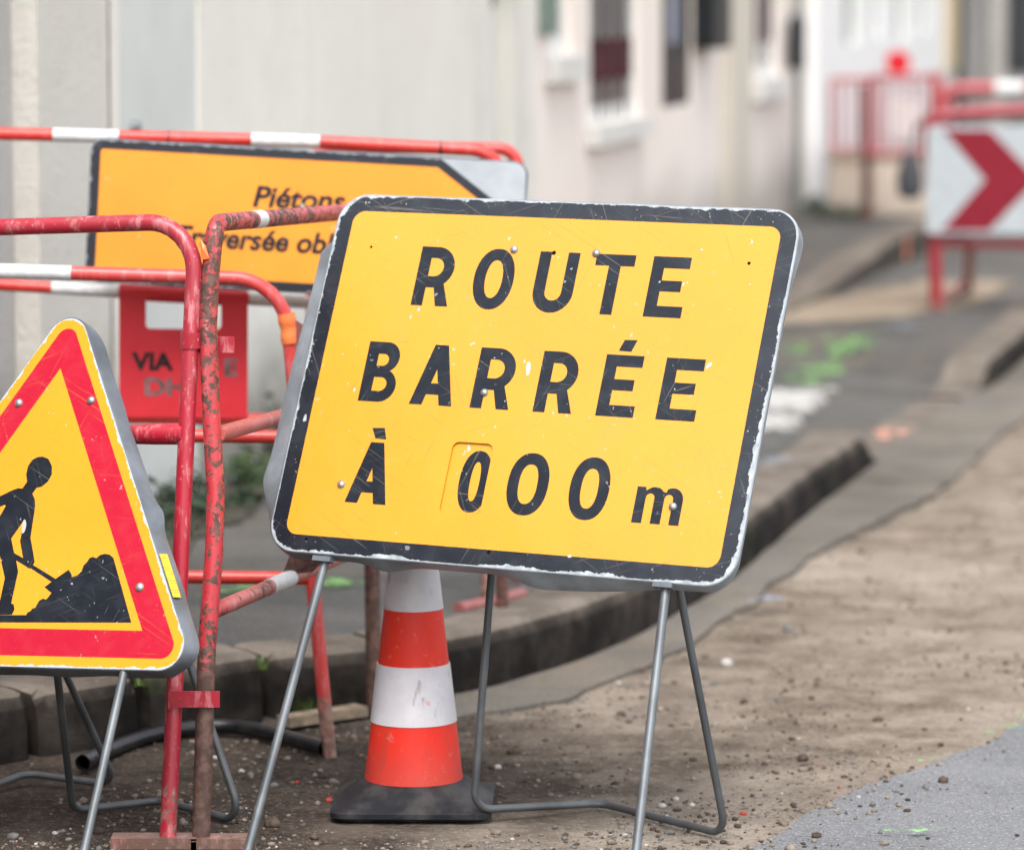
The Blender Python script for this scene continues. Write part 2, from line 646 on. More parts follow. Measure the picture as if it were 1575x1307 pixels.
# --- materials of the ground
def mat_dirt():
    m = Mat('sandy_dirt')
    X, Y, Z = m.xyz()
    big = m.noise(1.3, 4); mid = m.noise(9, 6, 0.65); fine = m.noise(95, 5, 0.7)
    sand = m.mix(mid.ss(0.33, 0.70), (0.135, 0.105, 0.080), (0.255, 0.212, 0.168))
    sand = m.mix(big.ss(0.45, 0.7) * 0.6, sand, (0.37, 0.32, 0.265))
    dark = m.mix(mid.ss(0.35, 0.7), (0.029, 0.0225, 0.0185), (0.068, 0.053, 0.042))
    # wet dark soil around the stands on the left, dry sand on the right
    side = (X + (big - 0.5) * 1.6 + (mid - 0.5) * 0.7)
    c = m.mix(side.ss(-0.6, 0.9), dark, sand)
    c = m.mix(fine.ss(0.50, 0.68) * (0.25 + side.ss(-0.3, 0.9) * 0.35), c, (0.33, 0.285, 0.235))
    c = m.mix(m.noise(210, 3, 0.6).ss(0.52, 0.66) * 0.45, c, (0.085, 0.066, 0.053))
    c = m.mix(m.noise(75, 4, 0.65).ss(0.60, 0.70) * 0.7, c, (0.06, 0.048, 0.04))
    c = m.mix(m.noise(130, 3, 0.6).ss(0.58, 0.68) * 0.5, c, (0.05, 0.042, 0.036))
    m.set('Base Color', c); m.set('Roughness', 0.95); m.set('Specular IOR Level', 0.08)
    m.bump(mid, 0.2, 0.01); m.bump(fine, 0.7, 0.006); m.bump(m.noise(38, 3), 0.6, 0.010)
    return m.m


def mat_asphalt(name, a, b, grit=(0.25, 0.24, 0.23), brown=0.0):
    m = Mat(name)
    big = m.noise(1.6, 4); fine = m.noise(140, 3); v = m.vor(150)
    c = m.mix(big.ss(0.3, 0.7), a, b)
    c = m.mix(m.noise(4, 5, 0.6).ss(0.5, 0.75) * 0.5, c, tuple(q * 0.55 for q in a))
    if brown: c = m.mix(m.noise(2.3, 5, 0.65).ss(0.42, 0.68) * brown, c, (0.17, 0.135, 0.10))
    c = m.mix(fine.ss(0.55, 0.7) * 0.45, c, grit)
    c = m.mix(v.lt(0.22) * 0.4, c, tuple(q * 0.4 for q in a))
    m.set('Base Color', c); m.set('Roughness', 0.9); m.set('Specular IOR Level', 0.15)
    c = m.mix(m.vor(85).lt(0.20) * 0.55, c, tuple(q * 0.35 for q in a))
    c = m.mix(m.noise(230, 2).ss(0.56, 0.66) * 0.5, c, grit)
    m.set('Base Color', c)
    m.bump(fine, 0.7, 0.006); m.bump(m.noise(12, 4), 0.3, 0.01)
    return m.m


def mat_kerb():
    m = Mat('weathered_kerb_stone')
    X, Y, Z = m.xyz()
    g = m.nt.nodes.new('ShaderNodeNewGeometry')
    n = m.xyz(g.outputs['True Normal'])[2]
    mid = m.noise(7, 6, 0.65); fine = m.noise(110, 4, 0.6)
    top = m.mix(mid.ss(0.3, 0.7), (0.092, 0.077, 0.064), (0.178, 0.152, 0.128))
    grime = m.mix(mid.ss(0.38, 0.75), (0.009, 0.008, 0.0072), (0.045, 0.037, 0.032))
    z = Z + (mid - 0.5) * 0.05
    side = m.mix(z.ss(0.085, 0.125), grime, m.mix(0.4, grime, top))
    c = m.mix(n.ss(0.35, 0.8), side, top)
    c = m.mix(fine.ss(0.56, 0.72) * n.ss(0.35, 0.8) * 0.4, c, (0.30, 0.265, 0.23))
    c = m.mix(m.noise(5, 4).ss(0.62, 0.72) * 0.5, c, (0.05, 0.065, 0.025))
    m.set('Base Color', c); m.set('Roughness', 0.95); m.set('Specular IOR Level', 0.1)
    m.bump(mid, 0.35, 0.02); m.bump(fine, 0.5, 0.004)
    return m.m


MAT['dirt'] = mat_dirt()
MAT['pave'] = mat_asphalt('pavement_asphalt', (0.054, 0.053, 0.052), (0.098, 0.096, 0.092), (0.18, 0.175, 0.165), 0.4)
MAT['asph'] = mat_asphalt('road_asphalt', (0.125, 0.128, 0.134), (0.175, 0.178, 0.184), (0.36, 0.36, 0.37))
MAT['gutter'] = mat_asphalt('gutter_concrete', (0.090, 0.082, 0.072), (0.145, 0.132, 0.115), (0.23, 0.205, 0.175), 0.6)
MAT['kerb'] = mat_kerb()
MAT['sand'] = mat_asphalt('trench_sand', (0.20, 0.155, 0.11), (0.30, 0.245, 0.185), (0.38, 0.32, 0.25), 0.3)


def frange(a, b, s):
    n = max(1, int(round((b - a) / s)))
    return [a + (b - a) * i / n for i in range(n + 1)]


def rough_h(x, y):
    h = 0.006 * mnoise.noise((x * 1.3, y * 1.3, 0.3)) + 0.006 * max(0, mnoise.noise((x * 3.1, y * 3.1, 7.3)) - 0.1) + 0.003 * mnoise.noise((x * 5, y * 5, 1.7)) + 0.0018 * mnoise.noise((x * 17, y * 17, 5.1))
    c = mnoise.noise((x * 42, y * 42, 9.2))
    h += 0.0045 * max(0, c - 0.2) + 0.002 * mnoise.noise((x * 90, y * 90, 2.2))
    return h


def soil_h(x, y):
    # road surface of dug-up soil, 0 where the stands stand
    near = smooth(-0.2, 1.4, x) * 0.4 + 0.6
    return rough_h(x, y) * near - 0.004


def soil():
    m = MB()
    xs = frange(-30, -2, 4) + frange(-1.9, -1.2, 0.1)[:] + frange(-1.19, 1.6, 0.0135) + frange(1.63, 4.5, 0.05) + frange(5, 40, 5)
    ys = frange(-30, 4, 6) + frange(4.3, 5.4, 0.1) + frange(5.42, 9.0, 0.0165) + frange(9.05, 18, 0.08) + frange(18.5, 60, 4)
    nx = len(xs)
    vs = [(x, y, soil_h(x, y)) for y in ys for x in xs]
    fs = [(j * nx + i, j * nx + i + 1, (j + 1) * nx + i + 1, (j + 1) * nx + i) for j in range(len(ys) - 1) for i in range(nx - 1)]
    m.add(vs, fs)
    return tag(m.build('ground', MAT['dirt'], sharp=180), kind='structure')


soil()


# --- kerb stones
def build_kerb():
    m = MB()
    joints = [-330, -160, 42, 216, 408, 600, 1362, 1374, 1500, 1560, 1640, 1720, 1800, 1850, 1900, 1950, 2000, 2050, 2100]
    idx = [min(range(NK), key=lambda i: abs(kpix(i) - j)) for j in joints]
    rnd = random.Random(3)
    for a, b in zip(idx[:-1], idx[1:]):
        if b - a < 3: continue
        gap = 1 if a > 0 else 0
        js, jz = rnd.uniform(-0.006, 0.006), rnd.uniform(-0.005, 0.005)
        rings = []
        ids = list(range(a, b + 1))
        for q, i in enumerate(ids):
            h = kheight(kpix(i)) + jz
            n = knorm(i)
            t = Vector((n.y, -n.x, 0))
            e = 0.0; pull = Vector((0, 0, 0))
            if q == 0: e = 0.012; pull = t * 0.012
            if q == len(ids) - 1: e = 0.012; pull = t * -0.012
            if q in (0, len(ids) - 1) and 0 < kpix(i) < 500: e = 0.014
            elif q in (0, len(ids) - 1): pull = pull * 0.3; e = 0.003
            wob = 0.006 * mnoise.noise((kline[i].x * 6, kline[i].y * 6, 3.3))
            prof = [(0.0 + js + e, -0.12), (0.002 + js + e, h * 0.5), (0.008 + js + e, h - 0.03), (0.018 + js + e, h - 0.010 - e * 0.5), (0.036 + js, h - e * 0.6), (0.09, h + wob * 0.5 - e * 0.3), (0.155, h - e * 0.3), (0.155, -0.12)]
            rings.append([kline[i] + n * (o + wob) + Vector((0, 0, z)) + pull for o, z in prof])
        k = len(rings[0])
        vs = [q for r in rings for q in r]
        fs = [(i * k + j, i * k + j + 1, (i + 1) * k + j + 1, (i + 1) * k + j) for i in range(len(rings) - 1) for j in range(k - 1)]
        fs += [tuple(range(k)), tuple((len(rings) - 1) * k + j for j in range(k))[::-1]]
        m.add(vs, fs)
    return tag(m.build('kerb', MAT['kerb'], sharp=50), kind='structure')


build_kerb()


# --- gutter strip beside the kerb (buried under soil at the left)
def build_gutter():
    outer = [(640, 1118), (720, 1102), (860, 1078), (960, 1042), (1100, 967), (1180, 907), (1300, 830), (1452, 752), (1575, 646)]
    op = resample(catmull([G(x, y) for x, y in outer] + [Vector((2.9, 16.5, 0)), Vector((4.4, 21, 0)), Vector((6.2, 27, 0))], 10), 0.04)
    m = MB()
    vs = []; nn = 0
    for i, q in enumerate(op):
        j = min(range(NK), key=lambda j: (kline[j] - q).length_squared)
        k = kline[j] + knorm(j) * 0.03
        e = 0.022 * mnoise.noise((q.x * 4, q.y * 4, 0)) + 0.018 * mnoise.noise((q.x * 13, q.y * 13, 0))
        o = q + (q - k).normalized() * e
        t = smooth(0, 0.5, i / len(op) * 3)
        for f, z in ((0, -0.05), (0, 0.006 * t + 0.004), (0.08, 0.012 * t + 0.005), (0.5, 0.010 * t + 0.004), (1.0, 0.014 * t + 0.004)):
            w = o.lerp(k, f); vs.append((w.x, w.y, z + 0.002 * mnoise.noise((w.x * 8, w.y * 8, 4))))
        nn += 1
    fs = [(i * 5 + j, i * 5 + j + 1, (i + 1) * 5 + j + 1, (i + 1) * 5 + j) for i in range(nn - 1) for j in range(4)]
    m.add(vs, fs)
    return tag(m.build('gutter', MAT['gutter']), kind='structure')


build_gutter()


# --- pavement behind the kerb
def build_pavement():
    m = MB()
    ids = list(range(0, NK, 2))
    NA = 26
    vs = []
    for i in ids:
        k = kline[i] + knorm(i) * 0.150
        yw = k.y + 0.35 + 2.6 * smooth(6.5, 16, k.y)
        w = Vector((wallx(yw) - 0.05, yw, 0))
        h = kheight(kpix(i))
        for a in range(NA + 1):
            f = a / NA
            q = k.lerp(w, f)
            z = (h - 0.004) * (1 - smooth(0, 0.7, f)) + 0.128 * smooth(0, 0.7, f)
            z += 0.004 * mnoise.noise((q.x * 3, q.y * 3, 2)) + 0.0015 * mnoise.noise((q.x * 14, q.y * 14, 2))
            vs.append((q.x, q.y, z))
    k = NA + 1
    fs = [(i * k + j, i * k + j + 1, (i + 1) * k + j + 1, (i + 1) * k + j) for i in range(len(ids) - 1) for j in range(NA)]
    m.add(vs, fs)
    bvh = BVHTree.FromPolygons(m.v, m.f)
    return tag(m.build('pavement', MAT['pave'], sharp=180), kind='structure'), bvh


pav, PBVH = build_pavement()


def PV(px, py):
    h = PBVH.ray_cast(EYE, ray(px, py).normalized())
    return h[0] if h[0] else G(px, py, 0.1)


def pz(x, y):
    h = PBVH.ray_cast(Vector((x, y, 3)), Vector((0, 0, -1)))
    return h[0].z if h[0] else 0.15


def inside(x, y, poly):
    c = False
    for i in range(len(poly)):
        x1, y1 = poly[i][:2]; x2, y2 = poly[i - 1][:2]
        if (y1 > y) != (y2 > y) and x < (x2 - x1) * (y - y1) / (y2 - y1) + x1:
            c = not c
    return c


def patch(name, poly, mat, zf, step=0.02, jit=0.02, label=None, lift=0.004):
    """thin sheet lying on a surface: cells of a fine grid inside a ragged outline"""
    xs = [q[0] for q in poly]; ys = [q[1] for q in poly]
    X = frange(min(xs) - jit, max(xs) + jit, step); Y = frange(min(ys) - jit, max(ys) + jit, step * 1.5)
    m = MB(); ix = {}
    def vid(i, j):
        if (i, j) not in ix:
            ix[(i, j)] = len(m.v)
            m.v.append(Vector((X[i], Y[j], zf(X[i], Y[j]) + lift)))
        return ix[(i, j)]
    for j in range(len(Y) - 1):
        for i in range(len(X) - 1):
            cx, cy = (X[i] + X[i + 1]) / 2, (Y[j] + Y[j + 1]) / 2
            s = 6 * 0.3 / max(jit, 0.01) * 0.02
            if inside(cx + jit * mnoise.noise((cx * 9, cy * 9, 1.1)), cy + 2 * jit * mnoise.noise((cx * 7, cy * 7, 6.1)), poly):
                m.f.append([vid(i, j), vid(i + 1, j), vid(i + 1, j + 1), vid(i, j + 1)]); m.mi.append(0)
    return tag(m.build(name, mat, sharp=180), kind='structure')


# road asphalt left standing at the right
ap = [G(*q) for q in ((1130, 1330), (1260, 1250), (1350, 1210), (1450, 1182), (1575, 1122), (1800, 1010))]
ap += [Vector((6, 9, 0)), Vector((6, 4.6, 0)), Vector((0.2, 4.6, 0)), G(1010, 1420)]
def sheet(name, poly, mat, z, thick, jit=0.012):
    pts = resample([Vector((q.x, q.y, 0)) for q in poly] + [Vector((poly[0].x, poly[0].y, 0))], 0.012)[:-1]
    pts = [Vector((q.x + jit * mnoise.noise((q.x * 6, q.y * 6, 1)) + 0.4 * jit * mnoise.noise((q.x * 30, q.y * 30, 1)), q.y + 2 * jit * mnoise.noise((q.x * 5, q.y * 5, 6)) + jit * mnoise.noise((q.x * 24, q.y * 24, 3)), z)) for q in pts]
    n = len(pts)
    m = MB(); m.add(pts + [q - Vector((0, 0, thick)) for q in pts], [tuple(range(n))] + [(i, (i + 1) % n, n + (i + 1) % n, n + i) for i in range(n)])
    return tag(m.build(name, mat, sharp=30), kind='structure')


sheet('road', ap, MAT['asph'], 0.012, 0.04)


def spray(name, c, dens=0.5):
    m = Mat(name)
    n = m.noise(30, 5, 0.7); big = m.noise(5, 3)
    m.set('Base Color', m.mix(n.ss(0.3, 0.7), tuple(q * 0.8 for q in c), c)); m.set('Roughness', 0.8)
    tr = m.nt.nodes.new('ShaderNodeBsdfTransparent'); mx = m.nt.nodes.new('ShaderNodeMixShader')
    f = (n * 0.6 + big * 0.5).ss(0.62 - 0.25 * dens, 0.72 - 0.25 * dens)
    m.nt.links.new(f.k, mx.inputs[0]); m.nt.links.new(tr.outputs[0], mx.inputs[1]); m.nt.links.new(m.b.outputs[0], mx.inputs[2])
    m.nt.links.new(mx.outputs[0], m.nt.nodes['Material Output'].inputs[0])
    return m.m


GREEN = spray('green_marking_paint', (0.17, 0.34, 0.11), 0.32)
GREEN2 = spray('green_marking_paint_thin', (0.20, 0.42, 0.15), 0.2)
BLUE = spray('blue_marking_paint', (0.20, 0.27, 0.36), 0.4)
WHITE = spray('white_marking_paint', (0.42, 0.41, 0.39), 0.65)
CORAL = spray('coral_marking_paint', (0.55, 0.24, 0.17), 0.6)


def ell(cx, cy, rx, ry, n=16):
    return [(cx + rx * math.cos(2 * math.pi * k / n), cy + ry * math.sin(2 * math.pi * k / n)) for k in range(n)]


def pmark(poly, mat, step=0.03, jit=0.03, lift=0.005):
    return patch('paint_marking', [PV(*q) for q in poly], mat, pz, step, jit, lift=lift)


pmark([(1128, 676), (1150, 592), (1287, 598), (1240, 636), (1175, 668)], WHITE)
pmark(ell(1225, 541, 24, 11), GREEN)
pmark(ell(1282, 520, 20, 9), GREEN)
pmark([(1262, 545), (1310, 515), (1348, 512), (1345, 535), (1300, 552)], GREEN)
pmark([(1195, 578), (1245, 560), (1290, 548), (1300, 570), (1260, 592), (1200, 592)], GREEN)
pmark(ell(1385, 503, 26, 7), BLUE)
pmark(ell(1190, 741, 28, 7), BLUE)
pmark([(480, 893), (560, 893), (556, 904), (484, 906)], GREEN, 0.015, 0.015)
pmark([(290, 915), (360, 905), (420, 902), (420, 912), (292, 926)], GREEN, 0.015, 0.015)
pmark([(1345, 692), (1405, 688), (1400, 702), (1350, 706)], CORAL, lift=0.008)
gz = lambda x, y: 0.016
patch('paint_marking', [G(*q) for q in ((1150, 935), (1195, 928), (1205, 938), (1155, 946))], BLUE, gz, 0.02, 0.02, lift=0.008)
patch('paint_marking', [G(*q) for q in ((1395, 1190), (1480, 1168), (1575, 1120), (1640, 1085), (1640, 1096), (1575, 1134), (1480, 1174))], GREEN2, lambda x, y: 0.018, 0.012, 0.02, lift=0.004)
patch('paint_marking', [G(*q) for q in ((1330, 1294), (1600, 1294), (1600, 1302), (1330, 1300))], GREEN2, lambda x, y: 0.018, 0.012, 0.012, lift=0.004)
# sandy trench across the pavement further up
patch('trench', [PV(*q) for q in ((1120, 505), (1180, 474), (1290, 458), (1420, 432), (1560, 430), (1500, 470), (1380, 488), (1250, 498))], MAT['sand'], pz, 0.05, 0.05, lift=0.004)

# ------------------------------------------------------------------ BUILDINGS along the pavement
FN = math.sqrt(1 + WSL * WSL)
FDIR = Vector((WSL, 1, 0)) / FN
FOUT = Vector((1, -WSL, 0)) / FN
FORG = Vector((WX0, 0, 0))


def fp(Y, o, z):
    return FORG + FDIR * (Y * FN) + FOUT * o + Vector((0, 0, z))


def fbox(m, y0, y1, o0, o1, z0, z1, mi=0):
    vs = [fp(y, o, z) for z in (z0, z1) for y in (y0, y1) for o in (o0, o1)]
    m.add(vs, [(0, 2, 3, 1), (4, 5, 7, 6), (0, 1, 5, 4), (2, 6, 7, 3), (0, 4, 6, 2), (1, 3, 7, 5)], mi)


def plaster(name, a, b, streak=0.35, stain=(0.10, 0.095, 0.08), base=0.4, bumps=0.5):
    m = Mat(name)
    big = m.noise(0.9, 4); st = m.noise(3.0, 5, 0.6, m.mapv((1, 1, 0.12))); fine = m.noise(70, 4, 0.65)
    c = m.mix(big.ss(0.3, 0.7), a, b)
    c = m.mix(st.ss(0.5, 0.8) * streak * 0.5, c, stain)
    c = m.mix(m.noise(1.7, 6, 0.7).ss(0.48, 0.75) * streak * 0.7, c, tuple(q * 0.6 for q in a))
    c = m.mix(m.noise(14, 5, 0.7).ss(0.56, 0.72) * streak * 0.5, c, tuple(q * 0.5 for q in a))
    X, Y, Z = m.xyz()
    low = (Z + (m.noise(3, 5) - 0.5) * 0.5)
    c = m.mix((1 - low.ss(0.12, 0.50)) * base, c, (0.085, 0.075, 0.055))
    c = m.mix(fine.ss(0.55, 0.7) * 0.18, c, tuple(q * 0.6 for q in a))
    m.set('Base Color', c); m.set('Roughness', 0.92)
    m.bump(fine, bumps, 0.008); m.bump(m.noise(6, 3), 0.2, 0.02)
    return m.m


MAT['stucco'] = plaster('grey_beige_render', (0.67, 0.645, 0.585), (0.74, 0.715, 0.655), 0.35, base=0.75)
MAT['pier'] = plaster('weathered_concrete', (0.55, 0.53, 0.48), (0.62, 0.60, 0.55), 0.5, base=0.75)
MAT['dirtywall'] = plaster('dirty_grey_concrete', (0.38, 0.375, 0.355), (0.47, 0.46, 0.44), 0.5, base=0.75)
MAT['doorpale'] = simple('pale_blue_grey_paint', (0.56, 0.575, 0.55), 0.55, 0, 0.06, 3, 0.05)
MAT['pink'] = plaster('pinkish_cream_render', (0.79, 0.70, 0.635), (0.83, 0.75, 0.69), 0.1, (0.4, 0.33, 0.27), 0.5)
MAT['beige'] = plaster('beige_trim', (0.55, 0.50, 0.42), (0.60, 0.55, 0.47), 0.2, base=0.3)
MAT['whitehouse'] = plaster('white_render', (0.80, 0.78, 0.77), (0.83, 0.82, 0.81), 0.08, (0.5, 0.47, 0.42), 0.3)
MAT['darkhouse'] = plaster('dark_grey_stone', (0.17, 0.165, 0.16), (0.24, 0.235, 0.225), 0.4, (0.05, 0.05, 0.05), 0.3)
MAT['cream'] = plaster('cream_block', (0.56, 0.46, 0.37), (0.62, 0.53, 0.44), 0.2, (0.4, 0.28, 0.15), 0.3)
MAT['roof'] = simple('roof_tile', (0.22, 0.10, 0.065), 0.8, 0, 0.3, 6, 0.4)
MAT['whitewood'] = simple('white_painted_frame', (0.66, 0.67, 0.65), 0.5, 0, 0.06, 10, 0.05)
MAT['sill'] = simple('pale_stone_sill', (0.62, 0.61, 0.58), 0.75, 0, 0.1, 12, 0.15)
MAT['greenwood'] = simple('grey_green_shutter_paint', (0.15, 0.20, 0.17), 0.5, 0, 0.15, 10, 0.1)
MAT['blackwood'] = simple('black_painted_wood', (0.012, 0.014, 0.016), 0.4, 0, 0.2, 10, 0.1)
MAT['maroon'] = simple('maroon_curtain', (0.055, 0.010, 0.014), 0.8, 0, 0.4, 14, 0.3)
MAT['lilac'] = simple('grey_blue_blind', (0.26, 0.27, 0.33), 0.7, 0, 0.1, 10, 0.1)
gm = Mat('window_glass'); gm.set('Base Color', (0.03, 0.034, 0.038)); gm.set('Roughness', 0.08)
gm.bump(gm.noise(2, 2), 0.05, 0.01)
MAT['glass'] = gm.m
MAT['paleglass'] = simple('pale_curtained_glass', (0.20, 0.22, 0.21), 0.3, 0, 0.25, 5, 0)
MAT['pole'] = simple('grey_green_pole_paint', (0.20, 0.21, 0.19), 0.5, 0.2, 0.1, 10, 0.05)


def wall_open(m, y0, y1, z0, z1, ops, thick=0.3, o=0.0):
    """wall between facade positions y0..y1 with rectangular openings (ya, yb, za, zb)"""
    y = y0
    for (a, b, za, zb) in sorted(ops):
        fbox(m, y, a, o - thick, o, z0, z1)
        fbox(m, a, b, o - thick, o, z0, za)
        fbox(m, a, b, o - thick, o, zb, z1)
        y = b
    fbox(m, y, y1, o - thick, o, z0, z1)


def gable_roof(m, y0, y1, z, rise=1.6, depth=5.5, eave=0.3):
    vs = [fp(y0 - .02, eave, z), fp(y1 + .02, eave, z), fp(y1 + .02, -depth / 2, z + rise), fp(y0 - .02, -depth / 2, z + rise), fp(y0 - .02, -depth, z), fp(y1 + .02, -depth, z)]
    vs += [q + Vector((0, 0, -0.12)) for q in vs]
    m.add(vs, [(0, 1, 2, 3), (3, 2, 5, 4), (6, 9, 8, 7), (9, 10, 11, 8), (0, 6, 7, 1), (4, 5, 11, 10), (0, 3, 9, 6), (3, 4, 10, 9), (1, 7, 8, 2), (2, 8, 11, 5)])


def shell(m, y0, y1, z1, depth=5.2):
    fbox(m, y0, y0 + 0.3, -depth, -0.302, -0.1, z1)
    fbox(m, y1 - 0.3, y1, -depth, -0.302, -0.1, z1)
    fbox(m, y0 + 0.3, y1 - 0.3, -depth, -depth + 0.3, -0.1, z1)


def window(root, a, b, za, zb, frame, sill=None, pane='glass', bars=2, curtain=None, recess=0.03, fw=0.06, sillh=0.075, fo=0.0, mull=True):
    f = MB()
    fbox(f, a, a + fw, -recess - 0.05, -recess + fo, za, zb); fbox(f, b - fw, b, -recess - 0.05, -recess + fo, za, zb)
    fbox(f, a + fw, b - fw, -recess - 0.05, -recess + fo, za, za + fw); fbox(f, a + fw, b - fw, -recess - 0.05, -recess + fo, zb - fw, zb)
    mid = (a + b) / 2
    if mull: fbox(f, mid - 0.025, mid + 0.025, -recess - 0.045, -recess + 0.004 + fo, za + fw, zb - fw)
    fr = f.build('window', MAT[frame], root, smooth=False)
    p = MB(); fbox(p, a + fw * .5, b - fw * .5, -recess - 0.02, -recess - 0.010, za + fw * .5, zb - fw * .5)
    p.build('pane', MAT[pane], fr, smooth=False)
    if bars:
        g = MB()
        n = bars + 1
        for k in range(1, n):
            y = a + (b - a) * k / n
            g.tube([fp(y, -0.012, za + 0.01), fp(y, -0.012, zb - 0.01)], 0.009, 8)
        g.build('grille', MAT['maroon'], fr)
    if curtain:
        cz = MB(); fbox(cz, a + fw, b - fw, -recess - 0.009, -recess - 0.002, curtain[0], curtain[1])
        cz.build('flower_box' if False else 'curtain', MAT['maroon'], fr, smooth=False)
    if sill:
        s = MB(); fbox(s, a - 0.08, b + 0.08, -recess + 0.01, 0.055, za - sillh, za - 0.002)
        s.build('sill', MAT[sill], fr, smooth=False)
    return fr


# left: rendered building with a pier and a flush pale door
lb = thing('rendered_building', 'grey beige rendered wall with weathered pier and pale flush door, left behind barriers', 'building', fp(8.5, 0, 0.1))
gw = thing('garden_wall', 'low dirty grey concrete garden wall at the far left edge', 'wall', fp(7.5, 0, 0.1))
m = MB(); fbox(m, -8, 7.90, -0.35, -0.05, -0.1, 1.80); m.build('wall', MAT['dirtywall'], gw, smooth=False)
m = MB(); fbox(m, -8, 7.90, -0.39, -0.01, 1.802, 1.86); m.build('coping', MAT['sill'], gw, smooth=False)
m = MB(); fbox(m, 7.903, 8.40, -0.6, 0.004, -0.1, 3.6); m.build('pier', MAT['pier'], lb, smooth=False)
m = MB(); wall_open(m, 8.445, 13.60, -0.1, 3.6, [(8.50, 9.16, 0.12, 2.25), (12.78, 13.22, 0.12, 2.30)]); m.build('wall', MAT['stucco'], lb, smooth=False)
m = MB(); fbox(m, 8.40, 8.445, -0.55, -0.006, -0.1, 3.6); m.build('joint', simple('brown_rust_joint', (0.045, 0.040, 0.026), 0.9, 0, 0.6, 5), lb, smooth=False)
m = MB(); fbox(m, 8.503, 9.157, -0.10, -0.008, 0.122, 2.248); d = m.build('door', MAT['doorpale'], lb, smooth=False)
m = MB(); m.lathe([(0.0, 0.02), (0.012, 0.018), (0.015, 0.0)], fp(8.62, -0.008, 1.02), 12, FOUT.to_track_quat('Z', 'Y').to_matrix()); m.build('lock', MAT['galv'], d)
m = MB(); fbox(m, 12.783, 13.217, -0.14, -0.07, 0.122, 1.27); fbox(m, 12.783, 13.217, -0.14, -0.071, 1.272, 2.298, 1); m.build('narrow_door', [MAT['doorpale'], MAT['blackwood']], lb, smooth=False)
m = MB(); gable_roof(m, 7.903, 13.58, 3.6, 1.4); m.build('roof', MAT['roof'], lb, smooth=False)
m = MB(); fbox(m, 7.903, 8.2, -5.2, -0.602, -0.1, 3.6); fbox(m, 13.3, 13.58, -5.2, -0.302, -0.1, 3.6); fbox(m, 8.2, 13.3, -5.2, -4.9, -0.1, 3.6); m.build('rear_wall', MAT['dirtywall'], lb, smooth=False)

# pink house
ph = thing('pink_house', 'pinkish cream house with white sills, black window and beige pilaster, middle of street', 'house', fp(17, 0, 0.1))
ops = [(13.85, 14.35, 1.10, 2.5), (14.75, 15.95, 0.832, 2.5), (16.62, 17.55, 0.84, 2.6), (19.85, 20.95, 0.90, 2.5)]
m = MB(); wall_open(m, 13.605, 22.25, -0.1, 5.6, ops); shell(m, 13.61, 22.25, 5.6); m.build('wall', MAT['pink'], ph, smooth=False)
m = MB(); fbox(m, 18.55, 19.35, 0.002, 0.05, 0.1, 5.6); m.build('pilaster', MAT['beige'], ph, smooth=False)
m = MB(); gable_roof(m, 13.605, 22.25, 5.6); m.build('roof', MAT['roof'], ph, smooth=False)
window(ph, *ops[0], 'whitewood', 'sill', bars=0, sillh=0.09)
sh = MB(); fbox(sh, 13.64, 13.84, 0.002, 0.035, 1.18, 2.5); sh.build('shutter', MAT['greenwood'], ph, smooth=False)
window(ph, *ops[1], 'whitewood', 'sill', bars=3, curtain=(0.99, 1.15), sillh=0.08, mull=False, recess=0.015, pane='paleglass')
w3 = window(ph, *ops[2], 'blackwood', None, pane='lilac', bars=0, fw=0.27, recess=0.012, fo=0.0, mull=False)
p = MB(); fbox(p, 16.76, 17.41, -0.0285, -0.022, 0.975, 1.10); p.build('lower_panel', MAT['blackwood'], w3, smooth=False)
sh = MB(); fbox(sh, 17.56, 18.15, 0.002, 0.10, 1.08, 2.6); sh.build('shutter', MAT['blackwood'], ph, smooth=False)
window(ph, *ops[3], 'whitewood', 'sill', bars=0, curtain=(1.08, 1.8), sillh=0.11)

# white house
wh = thing('white_house', 'white rendered house with narrow dark windows behind red mesh barrier', 'house', fp(27, 0, 0.1))
ops = [(23.9, 24.9, 1.02, 2.4), (25.7, 26.5, 1.05, 2.4), (27.6, 28.6, 1.02, 2.4), (29.6, 30.6, 1.05, 2.4)]
m = MB(); wall_open(m, 22.26, 33.4, -0.1, 5.2, ops, o=0.06, thick=0.36); shell(m, 22.26, 33.4, 5.2); m.build('wall', MAT['whitehouse'], wh, smooth=False)
for q in ops:
    window(wh, *q, 'greenwood', 'sill', bars=0, fw=0.14, recess=0.001, mull=False)
m = MB(); gable_roof(m, 22.26, 33.4, 5.2); m.build('roof', MAT['roof'], wh, smooth=False)
m = MB(); fbox(m, 32.2, 33.2, 0.062, 0.10, 0.72, 1.9); m.build('sign_panel', simple('cream_panel', (0.62, 0.50, 0.33), 0.6), wh, smooth=False)

# dark house closing the street
dh = thing('dark_house', 'dark grey stone house with pale pilaster and black window closing the far right', 'house', (7, 36, 0))


def box2(m, x0, x1, y0, y1, z0, z1, mi=0):
    m.box(((x0 + x1) / 2, (y0 + y1) / 2, (z0 + z1) / 2), ((x1 - x0) / 2, (y1 - y0) / 2, (z1 - z0) / 2), None, mi)


